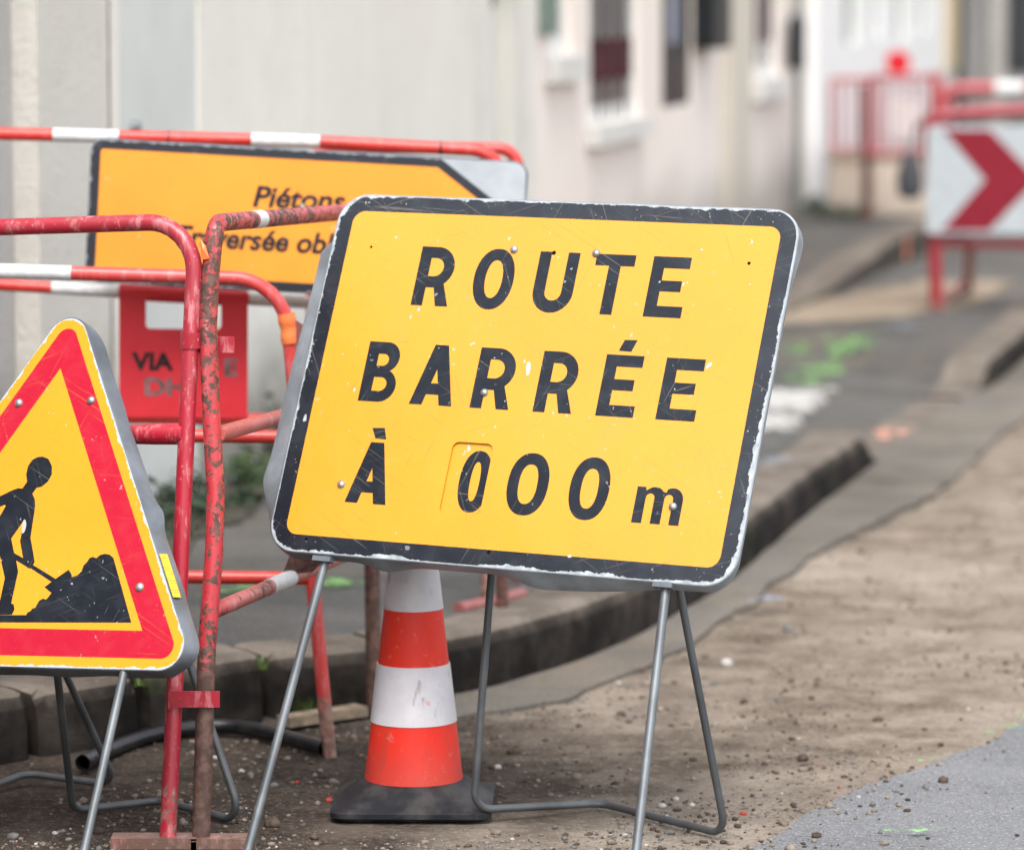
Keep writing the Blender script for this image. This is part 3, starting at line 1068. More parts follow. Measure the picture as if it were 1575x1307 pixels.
m = MB()
X0, X1 = 3.95, 16
dops = [(4.03, 4.16, 0.0, 2.6), (4.55, 5.05, 0.62, 2.2), (8, 9.2, 0.8, 2.2), (11, 12.2, 0.8, 2.2)]
x = X0
for (a, b, za, zb) in dops:
    box2(m, x, a, 36, 36.4, -0.1, 5.5)
    if za > 0: box2(m, a, b, 36, 36.4, -0.1, za)
    box2(m, a, b, 36, 36.4, zb, 5.5)
    x = b
box2(m, x, X1, 36, 36.4, -0.1, 5.5)
box2(m, X0, X0 + .4, 36.402, 42, -0.1, 5.5); box2(m, X1 - .4, X1, 36.402, 42, -0.1, 5.5); box2(m, X0 + .4, X1 - .4, 41.6, 42, -0.1, 5.5)
m.build('wall', MAT['darkhouse'], dh, smooth=False)
m = MB(); box2(m, 4.032, 4.158, 36.15, 36.2, -0.05, 2.598); m.build('door', simple('dark_door_paint', (0.035, 0.036, 0.036), 0.6), dh, smooth=False)
m = MB(); box2(m, 4.38, 4.52, 35.95, 35.998, 0.0, 5.2); m.build('pilaster', simple('pale_stone_pilaster', (0.36, 0.34, 0.31), 0.8), dh, smooth=False)
for (a, b, za, zb) in dops[1:]:
    m = MB(); box2(m, a, a + .07, 36.1, 36.16, za, zb); box2(m, b - .07, b, 36.1, 36.16, za, zb); box2(m, a + .07, b - .07, 36.1, 36.16, za, za + .07); box2(m, a + .07, b - .07, 36.1, 36.16, zb - .07, zb)
    w = m.build('window', MAT['blackwood'], dh, smooth=False)
    m = MB(); box2(m, a + .03, b - .03, 36.12, 36.14, za + .03, zb - .03); m.build('pane', MAT['glass'], w, smooth=False)
m = MB(); m.add([(X0 - .3, 35.6, 5.5), (X1 + .3, 35.6, 5.5), (X1 + .3, 39, 7.6), (X0 - .3, 39, 7.6), (X0 - .3, 42.4, 5.5), (X1 + .3, 42.4, 5.5)], [(0, 1, 2, 3), (3, 2, 5, 4), (0, 3, 4), (1, 5, 2), (0, 4, 5, 1)])
m.build('roof', MAT['roof'], dh, smooth=False)

# post with a black box at the corner of the white house
pb = AT(1227, 312, 21.3)
up = thing('utility_post', 'grey green post carrying a black box, between pink and white houses', 'post', (pb.x, pb.y, pz(pb.x, pb.y)))
z0 = up.location.z
m = MB(); m.tube([(pb.x, pb.y, z0 - 0.05), (pb.x, pb.y, 3.4)], 0.024, 14); m.build('pole', MAT['pole'], up)
bx = AT(1225, 70, 21.2)
m = MB(); m.box((bx.x, bx.y - 0.02, bx.z), (0.042, 0.06, 0.125)); m.lathe([(0.045, -0.01), (0.03, 0.03), (0.0, 0.035)], (bx.x, bx.y - 0.02, bx.z + 0.13), 12); m.build('box', MAT['blackwood'], up)

# ------------------------------------------------------------------ SIGNS
def pose(c, yaw, lean, roll):
    u = Vector((math.cos(yaw), math.sin(yaw), 0)); b = Vector((-math.sin(yaw), math.cos(yaw), 0))
    v = Vector((0, 0, 1)) * math.cos(lean) + b * math.sin(lean)
    u2 = u * math.cos(roll) + v * math.sin(roll); v2 = v * math.cos(roll) - u * math.sin(roll)
    n = u2.cross(v2)
    M = Matrix(((u2.x, v2.x, n.x, c[0]), (u2.y, v2.y, n.y, c[1]), (u2.z, v2.z, n.z, c[2]), (0, 0, 0, 1)))
    return M


def LOC(px, py, M):
    d = ray(px, py); n = M.col[2].to_3d(); c = M.translation
    t = (c - EYE).dot(n) / d.dot(n)
    return M.inverted() @ (EYE + d * t)


def rrect(hx, hy, r, n=10):
    out = []
    for cx, cy, a0 in ((hx - r, hy - r, 0), (-hx + r, hy - r, 90), (-hx + r, -hy + r, 180), (hx - r, -hy + r, 270)):
        for k in range(n + 1):
            a = R(a0 + 90 * k / n)
            out.append((cx + r * math.cos(a), cy + r * math.sin(a)))
    return out


def rtri(inr, r, n=12):
    out = []; d = (inr - r) * 2
    for a0 in (90, 210, 330):
        cx, cy = d * math.cos(R(a0)), d * math.sin(R(a0))
        for k in range(n + 1):
            a = R(a0 - 60 + 120 * k / n)
            out.append((cx + r * math.cos(a), cy + r * math.sin(a)))
    return out


def circ(x, y, r, n=20):
    return [(x + r * math.cos(2 * math.pi * k / n), y + r * math.sin(2 * math.pi * k / n)) for k in range(n)]


def rim(outline, splay, mat, parent, M, name='rim'):
    """folded edge of a sheet-metal sign; splay(x, y, nx, ny) -> (outward, depth) of its rear edge"""
    pts = []
    L = len(outline)
    for i in range(L):
        a = Vector(outline[i]); b = Vector(outline[(i + 1) % L])
        n = max(1, int((b - a).length / 0.006))
        for k in range(n): pts.append(a.lerp(b, k / n))
    L = len(pts); vs = []; K = 8
    for i in range(L):
        t = (pts[(i + 1) % L] - pts[i - 1]).normalized(); nn = Vector((t.y, -t.x))
        o, d = splay(pts[i].x, pts[i].y, nn.x, nn.y)
        prof = [(-0.0006, -0.0003), (0.0010, -0.0005), (0.0022, -0.0018), (0.0026 + o * 0.15, -0.005 - d * 0.1), (0.0026 + o * 0.55, -0.4 * d - 0.003), (0.0026 + o, -d - 0.003), (0.0010 + o, -d - 0.0035), (0.0006, -0.005)]
        for q, z in prof:
            vs.append((pts[i].x + nn.x * q, pts[i].y + nn.y * q, z))
    fs = [(i * K + j, i * K + (j + 1) % K, ((i + 1) % L) * K + (j + 1) % K, ((i + 1) % L) * K + j) for i in range(L) for j in range(K)]
    m = MB(); m.add(vs, fs)
    return m.build(name, mat, parent, M)


def rivet(parent, M, x, y, r=0.0068):
    m = MB()
    m.lathe([(r, 0.0), (r * 0.97, r * 0.18), (r * 0.75, r * 0.5), (r * 0.4, r * 0.68), (0.0001, r * 0.74)], (x, y, 0.0001), 20)
    return m.build('rivet', MAT['rivet'], parent, M)


def arc(cx, cy, r, a0, a1, n=14, ry=None):
    ry = ry or r
    return [(cx + r * math.cos(R(a0 + (a1 - a0) * k / n)), cy + ry * math.sin(R(a0 + (a1 - a0) * k / n))) for k in range(n + 1)]


def sup(cx, cy, rx, ry, p, n=48):
    out = []
    for k in range(n):
        t = 2 * math.pi * k / n
        c, s = math.cos(t), math.sin(t)
        out.append((cx + rx * math.copysign(abs(c) ** (2 / p), c), cy + ry * math.copysign(abs(s) ** (2 / p), s)))
    return out


def glyph(ch, x0, x1, y0, y1, s=0.0203):
    h = y1 - y0; w = x1 - x0
    Y = lambda t: y0 + t * h
    if ch == 'R':
        Ro = 0.345 * h; cy = Y(1) - Ro; cx = x1 - 0.02 * w - Ro; ri = Ro - 0.19 * h
        o = [(x0, y0), (x0, y1)] + arc(cx, cy, Ro, 90, -52) + [(x1, y0), (x1 - s * 1.08, y0), (x0 + 0.53 * w, Y(0.31)), (x0 + s, Y(0.31)), (x0 + s, y0)]
        return [o, [(x0 + s, Y(0.50)), (x0 + s, Y(0.81))] + arc(cx, cy, ri, 90, -90)]
    if ch == 'B':
        R1 = 0.255 * h; R2 = 0.275 * h
        o = [(x0, y0), (x0, y1)] + arc(x1 - 0.05 * w - R1, Y(1) - R1, R1, 90, -62) + arc(x1 - R2, Y(0) + R2, R2, 62, -90)
        h1 = [(x0 + s, Y(0.60)), (x0 + s, Y(0.80))] + arc(x1 - 0.05 * w - R1 - 0.003, Y(0.70), 0.10 * h, 90, -90)
        h2 = [(x0 + s, Y(0.18)), (x0 + s, Y(0.41))] + arc(x1 - R2 - 0.001, Y(0.295), 0.115 * h, 90, -90)
        return [o, h1, h2]
    if ch == 'O': return [sup((x0 + x1) / 2, (y0 + y1) / 2, w / 2, h / 2 + 0.0012, 2.15), sup((x0 + x1) / 2, (y0 + y1) / 2, w / 2 - s * 0.98, h / 2 - s * 0.88, 2.15)]
    if ch == '0': return [sup((x0 + x1) / 2, (y0 + y1) / 2, w / 2, h / 2, 2.25), sup((x0 + x1) / 2, (y0 + y1) / 2, w / 2 - s * 0.93, h / 2 - s * 0.90, 2.35)]
    if ch == 'U':
        r = w / 2; cy = y0 + r * 0.98 - 0.001; cx = (x0 + x1) / 2
        return [[(x0, y1), (x0, cy)] + arc(cx, cy, r, 180, 360)[1:] + [(x1, y1), (x1 - s, y1), (x1 - s, cy)] + arc(cx, cy, r - s, 0, -180)[1:] + [(x0 + s, y1)]]
    if ch == 'T':
        c = x0 + 0.505 * w
        return [[(x0, y1), (x1, y1), (x1, y1 - 0.19 * h), (c + s / 2, y1 - 0.19 * h), (c + s / 2, y0), (c - s / 2, y0), (c - s / 2, y1 - 0.19 * h), (x0, y1 - 0.19 * h)]]
    if ch == 'E':
        return [[(x0, y0), (x0, y1), (x1, y1), (x1, Y(0.81)), (x0 + s, Y(0.81)), (x0 + s, Y(0.605)), (x1 - 0.14 * w, Y(0.605)), (x1 - 0.14 * w, Y(0.425)), (x0 + s, Y(0.425)), (x0 + s, Y(0.185)), (x1, Y(0.185)), (x1, y0)]]
    if ch == 'A':
        c = (x0 + x1) / 2; a = 0.0118; sw = 0.0222
        L = lambda t: x0 + sw + (c - a - x0) * t
        Q = lambda t: x1 - sw - (x1 - c - a) * t
        ta = (x1 - x0 - 2 * sw) / ((c - a - x0) + (x1 - c - a))
        return [[(x0, y0), (c - a, y1), (c + a, y1), (x1, y0), (x1 - sw, y0), (Q(0.175), Y(0.175)), (L(0.175), Y(0.175)), (x0 + sw, y0)], [(L(0.36), Y(0.36)), (Q(0.36), Y(0.36)), (L(min(ta, 0.86)), Y(min(ta, 0.86)))]]
    if ch == 'm':
        s = 0.0165; xm = x0 + (w - s) * 0.5; x2 = x1 - s
        ra = (xm - x0) / 2
        def arch(xa, xb):   # inner arch between stems, from right to left
            cx = (xa + s + xb) / 2; rr = (xb - xa - s) / 2
            return arc(cx, Y(0.78) - rr * 0.6, rr, 0, 180, 10)
        o = [(x0, y0), (x0, y1), (x0 + s * 0.85, y1), (x0 + s * 0.95, Y(0.9))]
        o += arc(xm + s - 0.017, Y(1.0) - 0.015, 0.017, 125, 35, 8, 0.0158)
        o += [(xm + s * 1.1, Y(0.88))]
        o += arc(x1 - 0.0185, Y(1.0) - 0.018, 0.0185, 120, 0, 10, 0.0188)
        o += [(x1, y0), (x2, y0)] + arch(xm, x2) + [(xm + s, y0), (xm, y0)] + arch(x0, xm) + [(x0 + s, y0)]
        return [o]


def rod(name, pts, r, parent, mat='rod', bend=0.03):
    m = MB(); m.tube(pts, r, 14, bend)
    return m.build(name, MAT[mat], parent)


# ---- ROUTE BARREE
CONE_FRONT = G(635, 1269).y      # the left foot of the rear loop rests on the edge of the cone's base
MS = pose((0.027281, 6.019034, 0.710603), -0.4626529, 0.4245343, -0.0100599)
sx = MS.translation
fl = G(368, 1335); fr_ = G(963, 1400)
rs = thing('road_closed_sign', 'large scratched yellow rectangular sign reading ROUTE BARRÉE À 000 m', 'road sign', ((fl.x + fr_.x) / 2 + 0.1, (fl.y + fr_.y) / 2 + 0.2, 0))
outl = rrect(0.4, 0.3, 0.048)
slot = rrect(0.0354, 0.0592, 0.011, 6)
slot = [(x - 0.0749, y - 0.1625) for x, y in slot]
holes = [circ(-0.0035, 0.2149, 0.0036), circ(-0.3288, 0.2117, 0.0022), circ(-0.0105, -0.2764, 0.003), circ(0.329, 0.2115, 0.0028), circ(-0.3319, -0.2793, 0.0026)]
flat('panel', [outl, slot] + holes, MAT['route'], rs, MS, 0.0012, -0.0012)
npl = flat('number_plate', [[(-0.13, -0.24), (-0.02, -0.24), (-0.02, -0.085), (-0.13, -0.085)]], MAT['route'], rs, MS, 0.0012, -0.0052)
flat('digit', glyph('0', -0.0884, -0.0345, -0.2148, -0.1145), MAT['ink'], rs, MS, 0.0002, -0.00395)
flat('back_plate', [rrect(0.396, 0.296, 0.045)], MAT['galv'], rs, MS, 0.001, -0.0085)


def splay_route(x, y, nx, ny):
    w = mnoise.noise((x * 13, y * 13, 4.4))
    left = max(0, -nx); bot = max(0, -ny); right = max(0, nx); top = max(0, ny)
    lf = smooth(0.235, 0.205, y) * smooth(-0.30, -0.17, y)
    dent = math.exp(-((y + 0.185) / 0.035) ** 2)
    o = left * (0.004 + 0.034 * lf * (1 - 0.25 * smooth(-0.05, 0.2, y)) + 0.006 * dent * lf)
    b1 = math.exp(-((x + 0.195) / 0.035) ** 2); b2 = smooth(-0.02, 0.08, x) * smooth(0.29, 0.20, x)
    o += bot * (0.001 + 0.010 * b1 + 0.016 * b2 * (0.7 + 0.3 * math.sin(x * 17)))
    o += right * (-0.010 + 0.007 * smooth(0.17, 0.25, y)) - top * 0.002
    d = 0.026 - 0.006 * left * lf + 0.0025 * w * (left + bot)
    return o + 0.0015 * w * (left + bot), d


rim(outl, splay_route, MAT['galv_rim2'], rs, MS)
rows = [('lettering', 0.1172, 0.2165, [('R', -0.2360, -0.1705), ('O', -0.1337, -0.0638), ('U', -0.0264, 0.0430), ('T', 0.0716, 0.1389), ('E', 0.1692, 0.2330)]),
        ('lettering', -0.0468, 0.0530, [('B', -0.2936, -0.2318), ('A', -0.2020, -0.1270), ('R', -0.0948, -0.0270), ('R', 0.0148, 0.0811), ('E', 0.1222, 0.1858), ('E', 0.2236, 0.2885)]),
        ('lettering', -0.2140, -0.1135, [('A', -0.2785, -0.2055)]),
        ('lettering', -0.2140, -0.1135, [('0', -0.0025, 0.0670), ('0', 0.1038, 0.1703)])]
for k, (nm, ya, yb, gl) in enumerate(rows):
    cs = []
    for ch, a, b in gl:
        cs += glyph(ch, a, b, ya, yb)
    if k == 1: cs.append([(0.1405, 0.0596), (0.1619, 0.0591), (0.1689, 0.0782), (0.1474, 0.0778)])
    if k == 2:
        cs.append([(-0.2568, -0.0902), (-0.2350, -0.0890), (-0.2283, -0.1075), (-0.2475, -0.1072)])
    if k == 3:
        cs += glyph('m', 0.2165, 0.2948, -0.2118, -0.1545)
    flat(nm, cs, MAT['ink'], rs, MS, 0.0003, 0.0)
for x, y in ((-0.0735, 0.2175), (0.0694, 0.2170), (-0.0742, -0.0211), (-0.2906, -0.1862), (0.2802, -0.1826)):
    rivet(rs, MS, x, y)
# folding stand: two front legs in line with the panel, a bent rear loop
def on_plane_z0(M, p1, p2):
    a = LOC(*p1, M); b = LOC(*p2, M)
    wa, wb = M @ a, M @ b
    t = wa.z / (wa.z - wb.z)
    return wa, wa.lerp(wb, t)
NB = MS.col[2].to_3d()
ft = []
for p1, p2 in (((497, 856), (375, 1307)), ((1021, 896), (974, 1307))):
    a, b = on_plane_z0(MS, p1, p2)
    ft.append((a, b))
up_ = MS.col[1].to_3d()
(la, lb_), (ra, rb_) = ft
off = NB * -0.010
rod('front_leg', [la + up_ * 0.22 + off, la + off, lb_ + off - Vector((0, 0, .004))], 0.0070, rs, 'galv', 0.03)
rod('front_leg', [ra + up_ * 0.22 + off, ra + off, rb_ + off - Vector((0, 0, .004))], 0.0070, rs, 'galv', 0.03)
def rear_up(p_ground, px, py, back):
    """a point straight up the rear loop seen at pixel px,py, lying `back` behind the panel plane at that spot"""
    d = ray(px, py)
    n = MS.col[2].to_3d(); c = MS.translation - n * back
    t = (c - EYE).dot(n) / d.dot(n)
    return EYE + d * t
gl_ = AT(728, 1245, CONE_FRONT + 0.014); gr_ = G(1117, 1291)
gm1 = G(925, 1246); gm1.z = 0.012
ulb = rear_up(gl_, 756, 880, 0.17); urb = rear_up(gr_, 1045, 906, 0.17)
ult = rear_up(gl_, 790, 470, 0.03); urt = rear_up(gr_, 972, 480, 0.03)
gr_.z = 0.008
rod('rear_frame', [ult, ulb, gl_, gm1, gr_, urb, urt], 0.0062, rs, 'rod', 0.03)
m = MB(); m.tube([ult + MS.col[0].to_3d() * -0.03, urt + MS.col[0].to_3d() * 0.03], 0.009, 12); m.build('hinge', MAT['galv'], rs)
# little grip tabs where the front legs meet the folded edge
for q in (la, ra):
    m = MB(); m.box(q + off * 0.2 - up_ * 0.004, (0.016, 0.004, 0.007), MS.to_3x3()); m.build('bracket', MAT['galv_rim'], rs)

# ---- road works triangle
MT = pose((-0.748216, 5.938493, 0.475178), -0.5070004, 0.4540333, 0.0648858)
f1 = G(128, 1320)
ts = thing('roadworks_sign', 'yellow triangular sign with red border and black digging figure', 'road sign', (f1.x - 0.15, f1.y + 0.2, 0))
tol = rtri(0.2021, 0.037)
flat('panel', [tol], MAT['tri'], ts, MT, 0.0012, -0.0012)
flat('back_plate', [rtri(0.198, 0.035)], MAT['galv'], ts, MT, 0.001, -0.0085)


def splay_tri(x, y, nx, ny):
    w = mnoise.noise((x * 14, y * 14, 8.4)); w2 = mnoise.noise((x * 30, y * 30, 2.4))
    rt = max(0, nx) * smooth(-0.1, 0.5, nx); bot = max(0, -ny) if nx < 0.4 else 0
    o = rt * (0.010 + 0.0035 * w + 0.009 * math.exp(-((y - 0.045) / 0.018) ** 2) + 0.0012 * w2) * smooth(0.37, 0.33, y) * smooth(-0.205, -0.17, y)
    o += bot * (0.002 + 0.002 * w)
    return o, 0.026 - 0.004 * rt + 0.002 * w


rim(tol, splay_tri, MAT['galv_rim'], ts, MT)
zp = lambda pts: [tuple(LOC(x / 4.3545, 680 + y / 4.3545, MT)[:2]) for x, y in pts]
heap = zp([(-260, 1205), (880, 1207), (770, 810), (760, 775), (735, 752), (705, 747), (670, 755), (645, 777), (622, 767), (600, 775), (585, 800), (560, 825), (548, 860), (520, 890), (482, 903), (478, 880), (460, 853), (372, 915), (345, 935), (298, 970), (345, 1008), (325, 1035), (310, 1052), (285, 1047), (262, 1062), (245, 1090), (240, 1105), (215, 1115), (205, 1130), (185, 1140), (175, 1157), (-260, 1157)])
man = zp([(182, 265), (176, 215), (188, 160), (215, 120), (250, 100), (285, 96), (325, 112), (348, 160), (347, 215), (322, 262), (280, 297), (245, 305), (217, 345), (233, 380), (236, 430), (204, 640), (222, 735), (232, 800), (222, 822), (372, 914), (345, 934), (208, 844), (190, 843), (170, 828), (108, 790), (122, 865), (75, 1078), (92, 1085), (97, 1120), (80, 1154), (-90, 1156), (-90, 1120), (0, 1060), (33, 910), (0, 760), (-50, 880), (-130, 1080), (-140, 1156), (-250, 1156), (-245, 1130), (-185, 1100), (-130, 850), (-95, 640), (-40, 560), (0, 495), (40, 425), (30, 418), (0, 432), (-65, 468), (-95, 580), (-145, 590), (-115, 430), (0, 362), (75, 325), (120, 308), (150, 310)])
gap_ = zp([(165, 515), (75, 645), (95, 742), (155, 775), (135, 660)])
flat('pictogram', [heap], MAT['ink'], ts, MT, 0.0003, 0.0)
flat('pictogram', [man, gap_], MAT['ink'], ts, MT, 0.0003, 0.0)
for x, y in ((-0.0647, 0.2259), (0.0695, 0.2287), (0.2257, -0.0734), (-0.2257, -0.0734)):
    rivet(ts, MT, x, y, 0.0072)
stk = Mat('yellow_sticker'); sX, sY, sZ = stk.xyz()
sl = ((sY * 0.866 - sX * 0.5) * 240)._m('FRACT').lt(0.35) * stk.noise(90, 2).gt(0.52)
stk.set('Base Color', stk.mix(sl, (0.62, 0.40, 0.02), (0.30, 0.20, 0.02))); stk.set('Roughness', 0.4)
# sticker on the splayed right edge
cn = Vector((math.cos(R(30)), math.sin(R(30)), 0)); ct = Vector((-math.sin(R(30)), math.cos(R(30)), 0))
m = MB()
sq = []
for tt, oo in ((-0.221, 0.0035), (-0.142, 0.0035), (-0.142, 0.0105), (-0.221, 0.0105)):
    q = cn * (0.2021 + oo) + ct * tt
    sq.append((q.x, q.y, 0.0005 - 1.7 * (oo - 0.0035)))
m.add(sq + [(a, b, c - 0.0008) for a, b, c in sq], [(0, 1, 2, 3), (7, 6, 5, 4), (0, 4, 5, 1), (1, 5, 6, 2), (2, 6, 7, 3), (3, 7, 4, 0)])
m.build('sticker', stk.m, ts, MT, smooth=False)
NT_ = MT.col[2].to_3d(); upt = MT.col[1].to_3d(); ut = MT.col[0].to_3d()
a, b = on_plane_z0(MT, (186, 1033), (127, 1312))
b.z = 0.007
a2 = a - ut * 0.42; b2 = b - ut * 0.47; b2.z = 0.007
offt = NT_ * -0.008
rod('front_leg', [a + upt * 0.05 + offt, a + offt, b - Vector((0, 0, .01))], 0.0066, ts, 'galv', 0.03)
rod('front_leg', [a2 + upt * 0.05 + offt, a2 + offt, b2 - Vector((0, 0, .01))], 0.0066, ts, 'galv', 0.03)
def behind(M, px, py, back):
    d = ray(px, py); n = M.col[2].to_3d(); c = M.translation - n * back
    return EYE + d * ((c - EYE).dot(n) / d.dot(n))
g1 = G(112, 1252); g2 = G(245, 1240); g2.z = 0.010; g2b = G(265, 1240); g3 = G(374, 1270)
g1.z = g3.z = 0.0065
rod('rear_frame', [behind(MT, 84, 930, 0.06), behind(MT, 88, 1036, 0.13), g1, g2, g3, behind(MT, 290, 1016, 0.36), behind(MT, 240, 900, 0.16)], 0.0062, ts, 'rod', 0.028)
# a second folded stand behind the triangle
h1 = G(-30, 1222); h2 = G(40, 1205); h3 = G(180, 1214); h1.z = h3.z = 0.007; h2.z = 0.018
ss_ = thing('folded_sign_stand', 'bent grey steel rod stand behind the triangular sign', 'sign stand', (h2.x, h2.y, 0))
rod('loop', [AT(-150, 1000, 6.42), G(-170, 1225) + Vector((0, 0, .007)), h1, h2, h3, AT(98, 1030, 6.25), AT(60, 900, 6.2), AT(-60, 880, 6.2), AT(-150, 1000, 6.42)], 0.0060, ss_, 'rod', 0.03)

# ------------------------------------------------------------------ BARRIERS
def setmat(m, pred, idx):
    for k, f in enumerate(m.f):
        c = Vector((0, 0, 0))
        for i in f: c += m.v[i]
        c /= len(f)
        if pred(c): m.mi[k] = idx


def pipe(name, pts, r, parent, mat, bend=0.0, step=0.05, rad=None, split=None, seg=18):
    m = MB(); m.tube(pts, r, seg, bend, step=step, rad=rad)
    ms = MAT[mat]
    if split:
        setmat(m, split[0], 1); ms = [MAT[mat], MAT[split[1]]]
    return m.build(name, ms, parent)


def band(a, b, r, parent, mat='band', name='reflective_band'):
    m = MB(); m.tube([a, b], r, 18, step=0.02)
    return m.build(name, MAT[mat], parent)


# A: front left
YA = 5.92
gA = AT(258, 1291, YA)
ba = thing('red_barrier', 'glossy red tube barrier at front left, partly behind the triangle', 'barrier', (gA.x, gA.y, 0))
rA = 0.0132
pipe('frame', [AT(-560, 1250, YA + .4), AT(-520, 366, YA + .42), AT(302, 340, YA + .15), AT(258, 1291, YA)], rA, ba, 'redA', 0.078)
mr0, mr1 = AT(-520, 676, YA + .40), AT(285, 667, YA + .10)
pipe('rail', [mr0, mr1], 0.0125, ba, 'redA', rad=lambda t: 0.0125 + 0.0045 * smooth(0.80, 0.98, t))
pipe('rail', [AT(-520, 958, YA + .38), AT(272, 945, YA + .055)], 0.0125, ba, 'redA')
m = MB(); m.lathe([(0.0150, -0.0125), (0.0168, -0.0125), (0.0168, 0.0125), (0.0150, 0.0125)], AT(294, 523, YA + .12), 24)
m.box(AT(327, 530, YA + 0.142), (0.034, 0.0018, 0.0125)); m.build('clamp', MAT['redA'], ba)
fa = AT(238, 1297, YA)
m = MB(); m.box((fa.x, fa.y + 0.0, 0.016), (0.066, 0.022, 0.0022)); m.box((fa.x, fa.y - 0.021, 0.0075), (0.066, 0.0015, 0.0065)); m.box((fa.x, fa.y + 0.021, 0.0075), (0.066, 0.0015, 0.0065)); m.build('foot', MAT['footsteel'], ba)

# B: rusty, running away from the camera
YB = 5.92
gB = AT(309, 1294, YB)
bb = thing('rusty_barrier', 'heavily rusted red barrier running away behind the yellow rectangular sign', 'barrier', (gB.x, gB.y, 0))
dB = Vector((0.21, 1, -0.033))
pB = AT(331, 343, YB + .15)
far = pB + dB * 0.97
farg = G(576, 1099)
pipe('frame', [AT(309, 1294, YB), AT(318, 1000, YB + .046), AT(329, 850, YB + .07), AT(332, 760, YB + .085), AT(325, 640, YB + .103), AT(320, 500, YB + .125), AT(324, 420, YB + .138), pB, far, Vector((far.x, far.y, 0.5)), Vector((farg.x, farg.y, 0))], 0.0142, bb, 'redB', 0.032)
for (px, py, ln) in ((334, 668, 1.05), (325, 941, 1.05)):
    q = AT(px, py, YB + .15 * (1294 - py) / 950)
    m = MB(); m.tube([q, q + dB * ln], 0.0125, 18, step=0.05)
    setmat(m, lambda c: c.y > 6.01, 1)
    m.build('rail', [MAT['redB'], MAT['redB2']], bb)
q = AT(325, 941, YB + .056)
band(q + dB * 0.33, q + dB * 0.46, 0.0137, bb)
q2 = AT(334, 668, YB + .099)
band(q2 + dB * 0.42, q2 + dB * 0.62, 0.0134, bb)
band(pB + dB * 0.21, pB + dB * 0.26, 0.0146, bb)
m = MB(); m.box(AT(300, 1075, YB + 0.015), (0.038, 0.002, 0.0125)); m.box(AT(300, 1075, YB + 0.050), (0.038, 0.002, 0.0125)); m.box(AT(262, 1075, YB + .033), (0.002, 0.0175, 0.0125)); m.build('clamp', MAT['redA'], bb)
fb = AT(335, 1297, YB)
m = MB(); m.box((fb.x + 0.01, fb.y, 0.015), (0.050, 0.022, 0.0022)); m.box((fb.x + 0.01, fb.y - 0.021, 0.007), (0.050, 0.0015, 0.006)); m.build('foot', MAT['footsteel'], bb)
pc = [AT(447, 850, 6.42), AT(505, 858, 6.46), AT(480, 880, 6.46), AT(434, 884, 6.42)]
m = MB(); m.add(pc + [p_ + Vector((0, 0.003, 0)) for p_ in pc], [(0, 1, 2, 3), (7, 6, 5, 4), (0, 4, 5, 1), (1, 5, 6, 2), (2, 6, 7, 3), (3, 7, 4, 0)]); m.build('bracket', MAT['redrust'], bb, smooth=False)

# torn orange tape at the meeting tubes
m = MB()
tp = [AT(308, 368, YA + .13), AT(316, 378, YA + .125), AT(322, 398, YA + .125), AT(310, 400, YA + .128), AT(312, 384, YA + .122)]
m.add(tp + [q + Vector((0, .001, 0)) for q in tp], [(0, 1, 4), (1, 2, 4), (2, 3, 4), (3, 0, 4), (5, 9, 6), (6, 9, 7), (7, 9, 8), (8, 9, 5)])
tag(m.build('torn_tape', MAT['tape'], smooth=False), 'scrap of torn orange tape between the two front barrier tubes', 'tape')

# D: leaning, behind
YD = 6.66
gD = AT(511, 1173, YD)
bd = thing('leaning_barrier', 'coral red leaning barrier with orange tape, in front of the kerb', 'barrier', (gD.x, gD.y, 0))
pipe('frame', [AT(-420, 1173, YD), AT(-430, 404, YD), AT(436, 430, YD), AT(508, 1173, YD)], 0.0122, bd, 'redD', 0.095)
pipe('rail', [AT(-425, 664, YD), AT(459, 672, YD)], 0.0115, bd, 'redC')
pipe('rail', [AT(-425, 880, YD), AT(480, 889, YD)], 0.0115, bd, 'redC')
band(AT(-60, 415.1, YD), AT(110, 420.2, YD), 0.0128, bd)
m = MB(); m.tube([AT(440, 482, YD), AT(447, 528, YD)], 0.015, 14, rad=lambda t: 0.0150 + 0.0014 * math.sin(t * 9) * math.sin(t * 3.1), step=0.004)
m.add([AT(455, 492, YD - .016), AT(474, 505, YD - .02), AT(472, 548, YD - .02), AT(456, 530, YD - .016)], [(0, 1, 2, 3)], 1)
m.build('tape', [MAT['tape'], MAT['pinkfoot']], bd)

# C: on the pavement, carries the orange sign and the red plate
YC = 7.36
gC = PV(772, 945)
bc = thing('striped_barrier', 'red and white banded barrier standing on the pavement behind the orange sign', 'barrier', tuple(gC))
rC = 0.0122
top0, top1 = AT(-420, 196, YC), AT(778, 233, YC)
pipe('frame', [AT(-425, 930, YC), top0, AT(470, 217, YC), top1, gC + Vector((0, 0, 0.01))], rC, bc, 'redC', 0.07, split=(lambda c: c.z < 0.26, 'redrust'))
def rail2(x): return AT(x, 438 + 0.057 * x, YC)
pipe('rail', [rail2(-420), rail2(772)], 0.0115, bc, 'redC')
pipe('rail', [AT(-420, 634, YC), AT(772, 650, YC)], 0.0115, bc, 'redC')
def topy(x): return AT(x, 196 + (x + 420) / 890 * 21, YC)
band(topy(82), topy(183), 0.0128, bc); band(topy(387), AT(492, 218.2, YC), 0.0128, bc)
band(topy(-220), topy(-120), 0.0128, bc)
band(rail2(80), rail2(184), 0.0122, bc); band(rail2(384), rail2(500), 0.0122, bc)
for x in (260,):
    band(topy(x - 1.5), topy(x + 1.5), 0.0126, bc, 'black', 'cable_tie')
band(AT(676, 228, YC), AT(680, 228.2, YC), 0.0126, bc, 'black', 'cable_tie')
f0 = PV(705, 950); f1 = PV(803, 926)
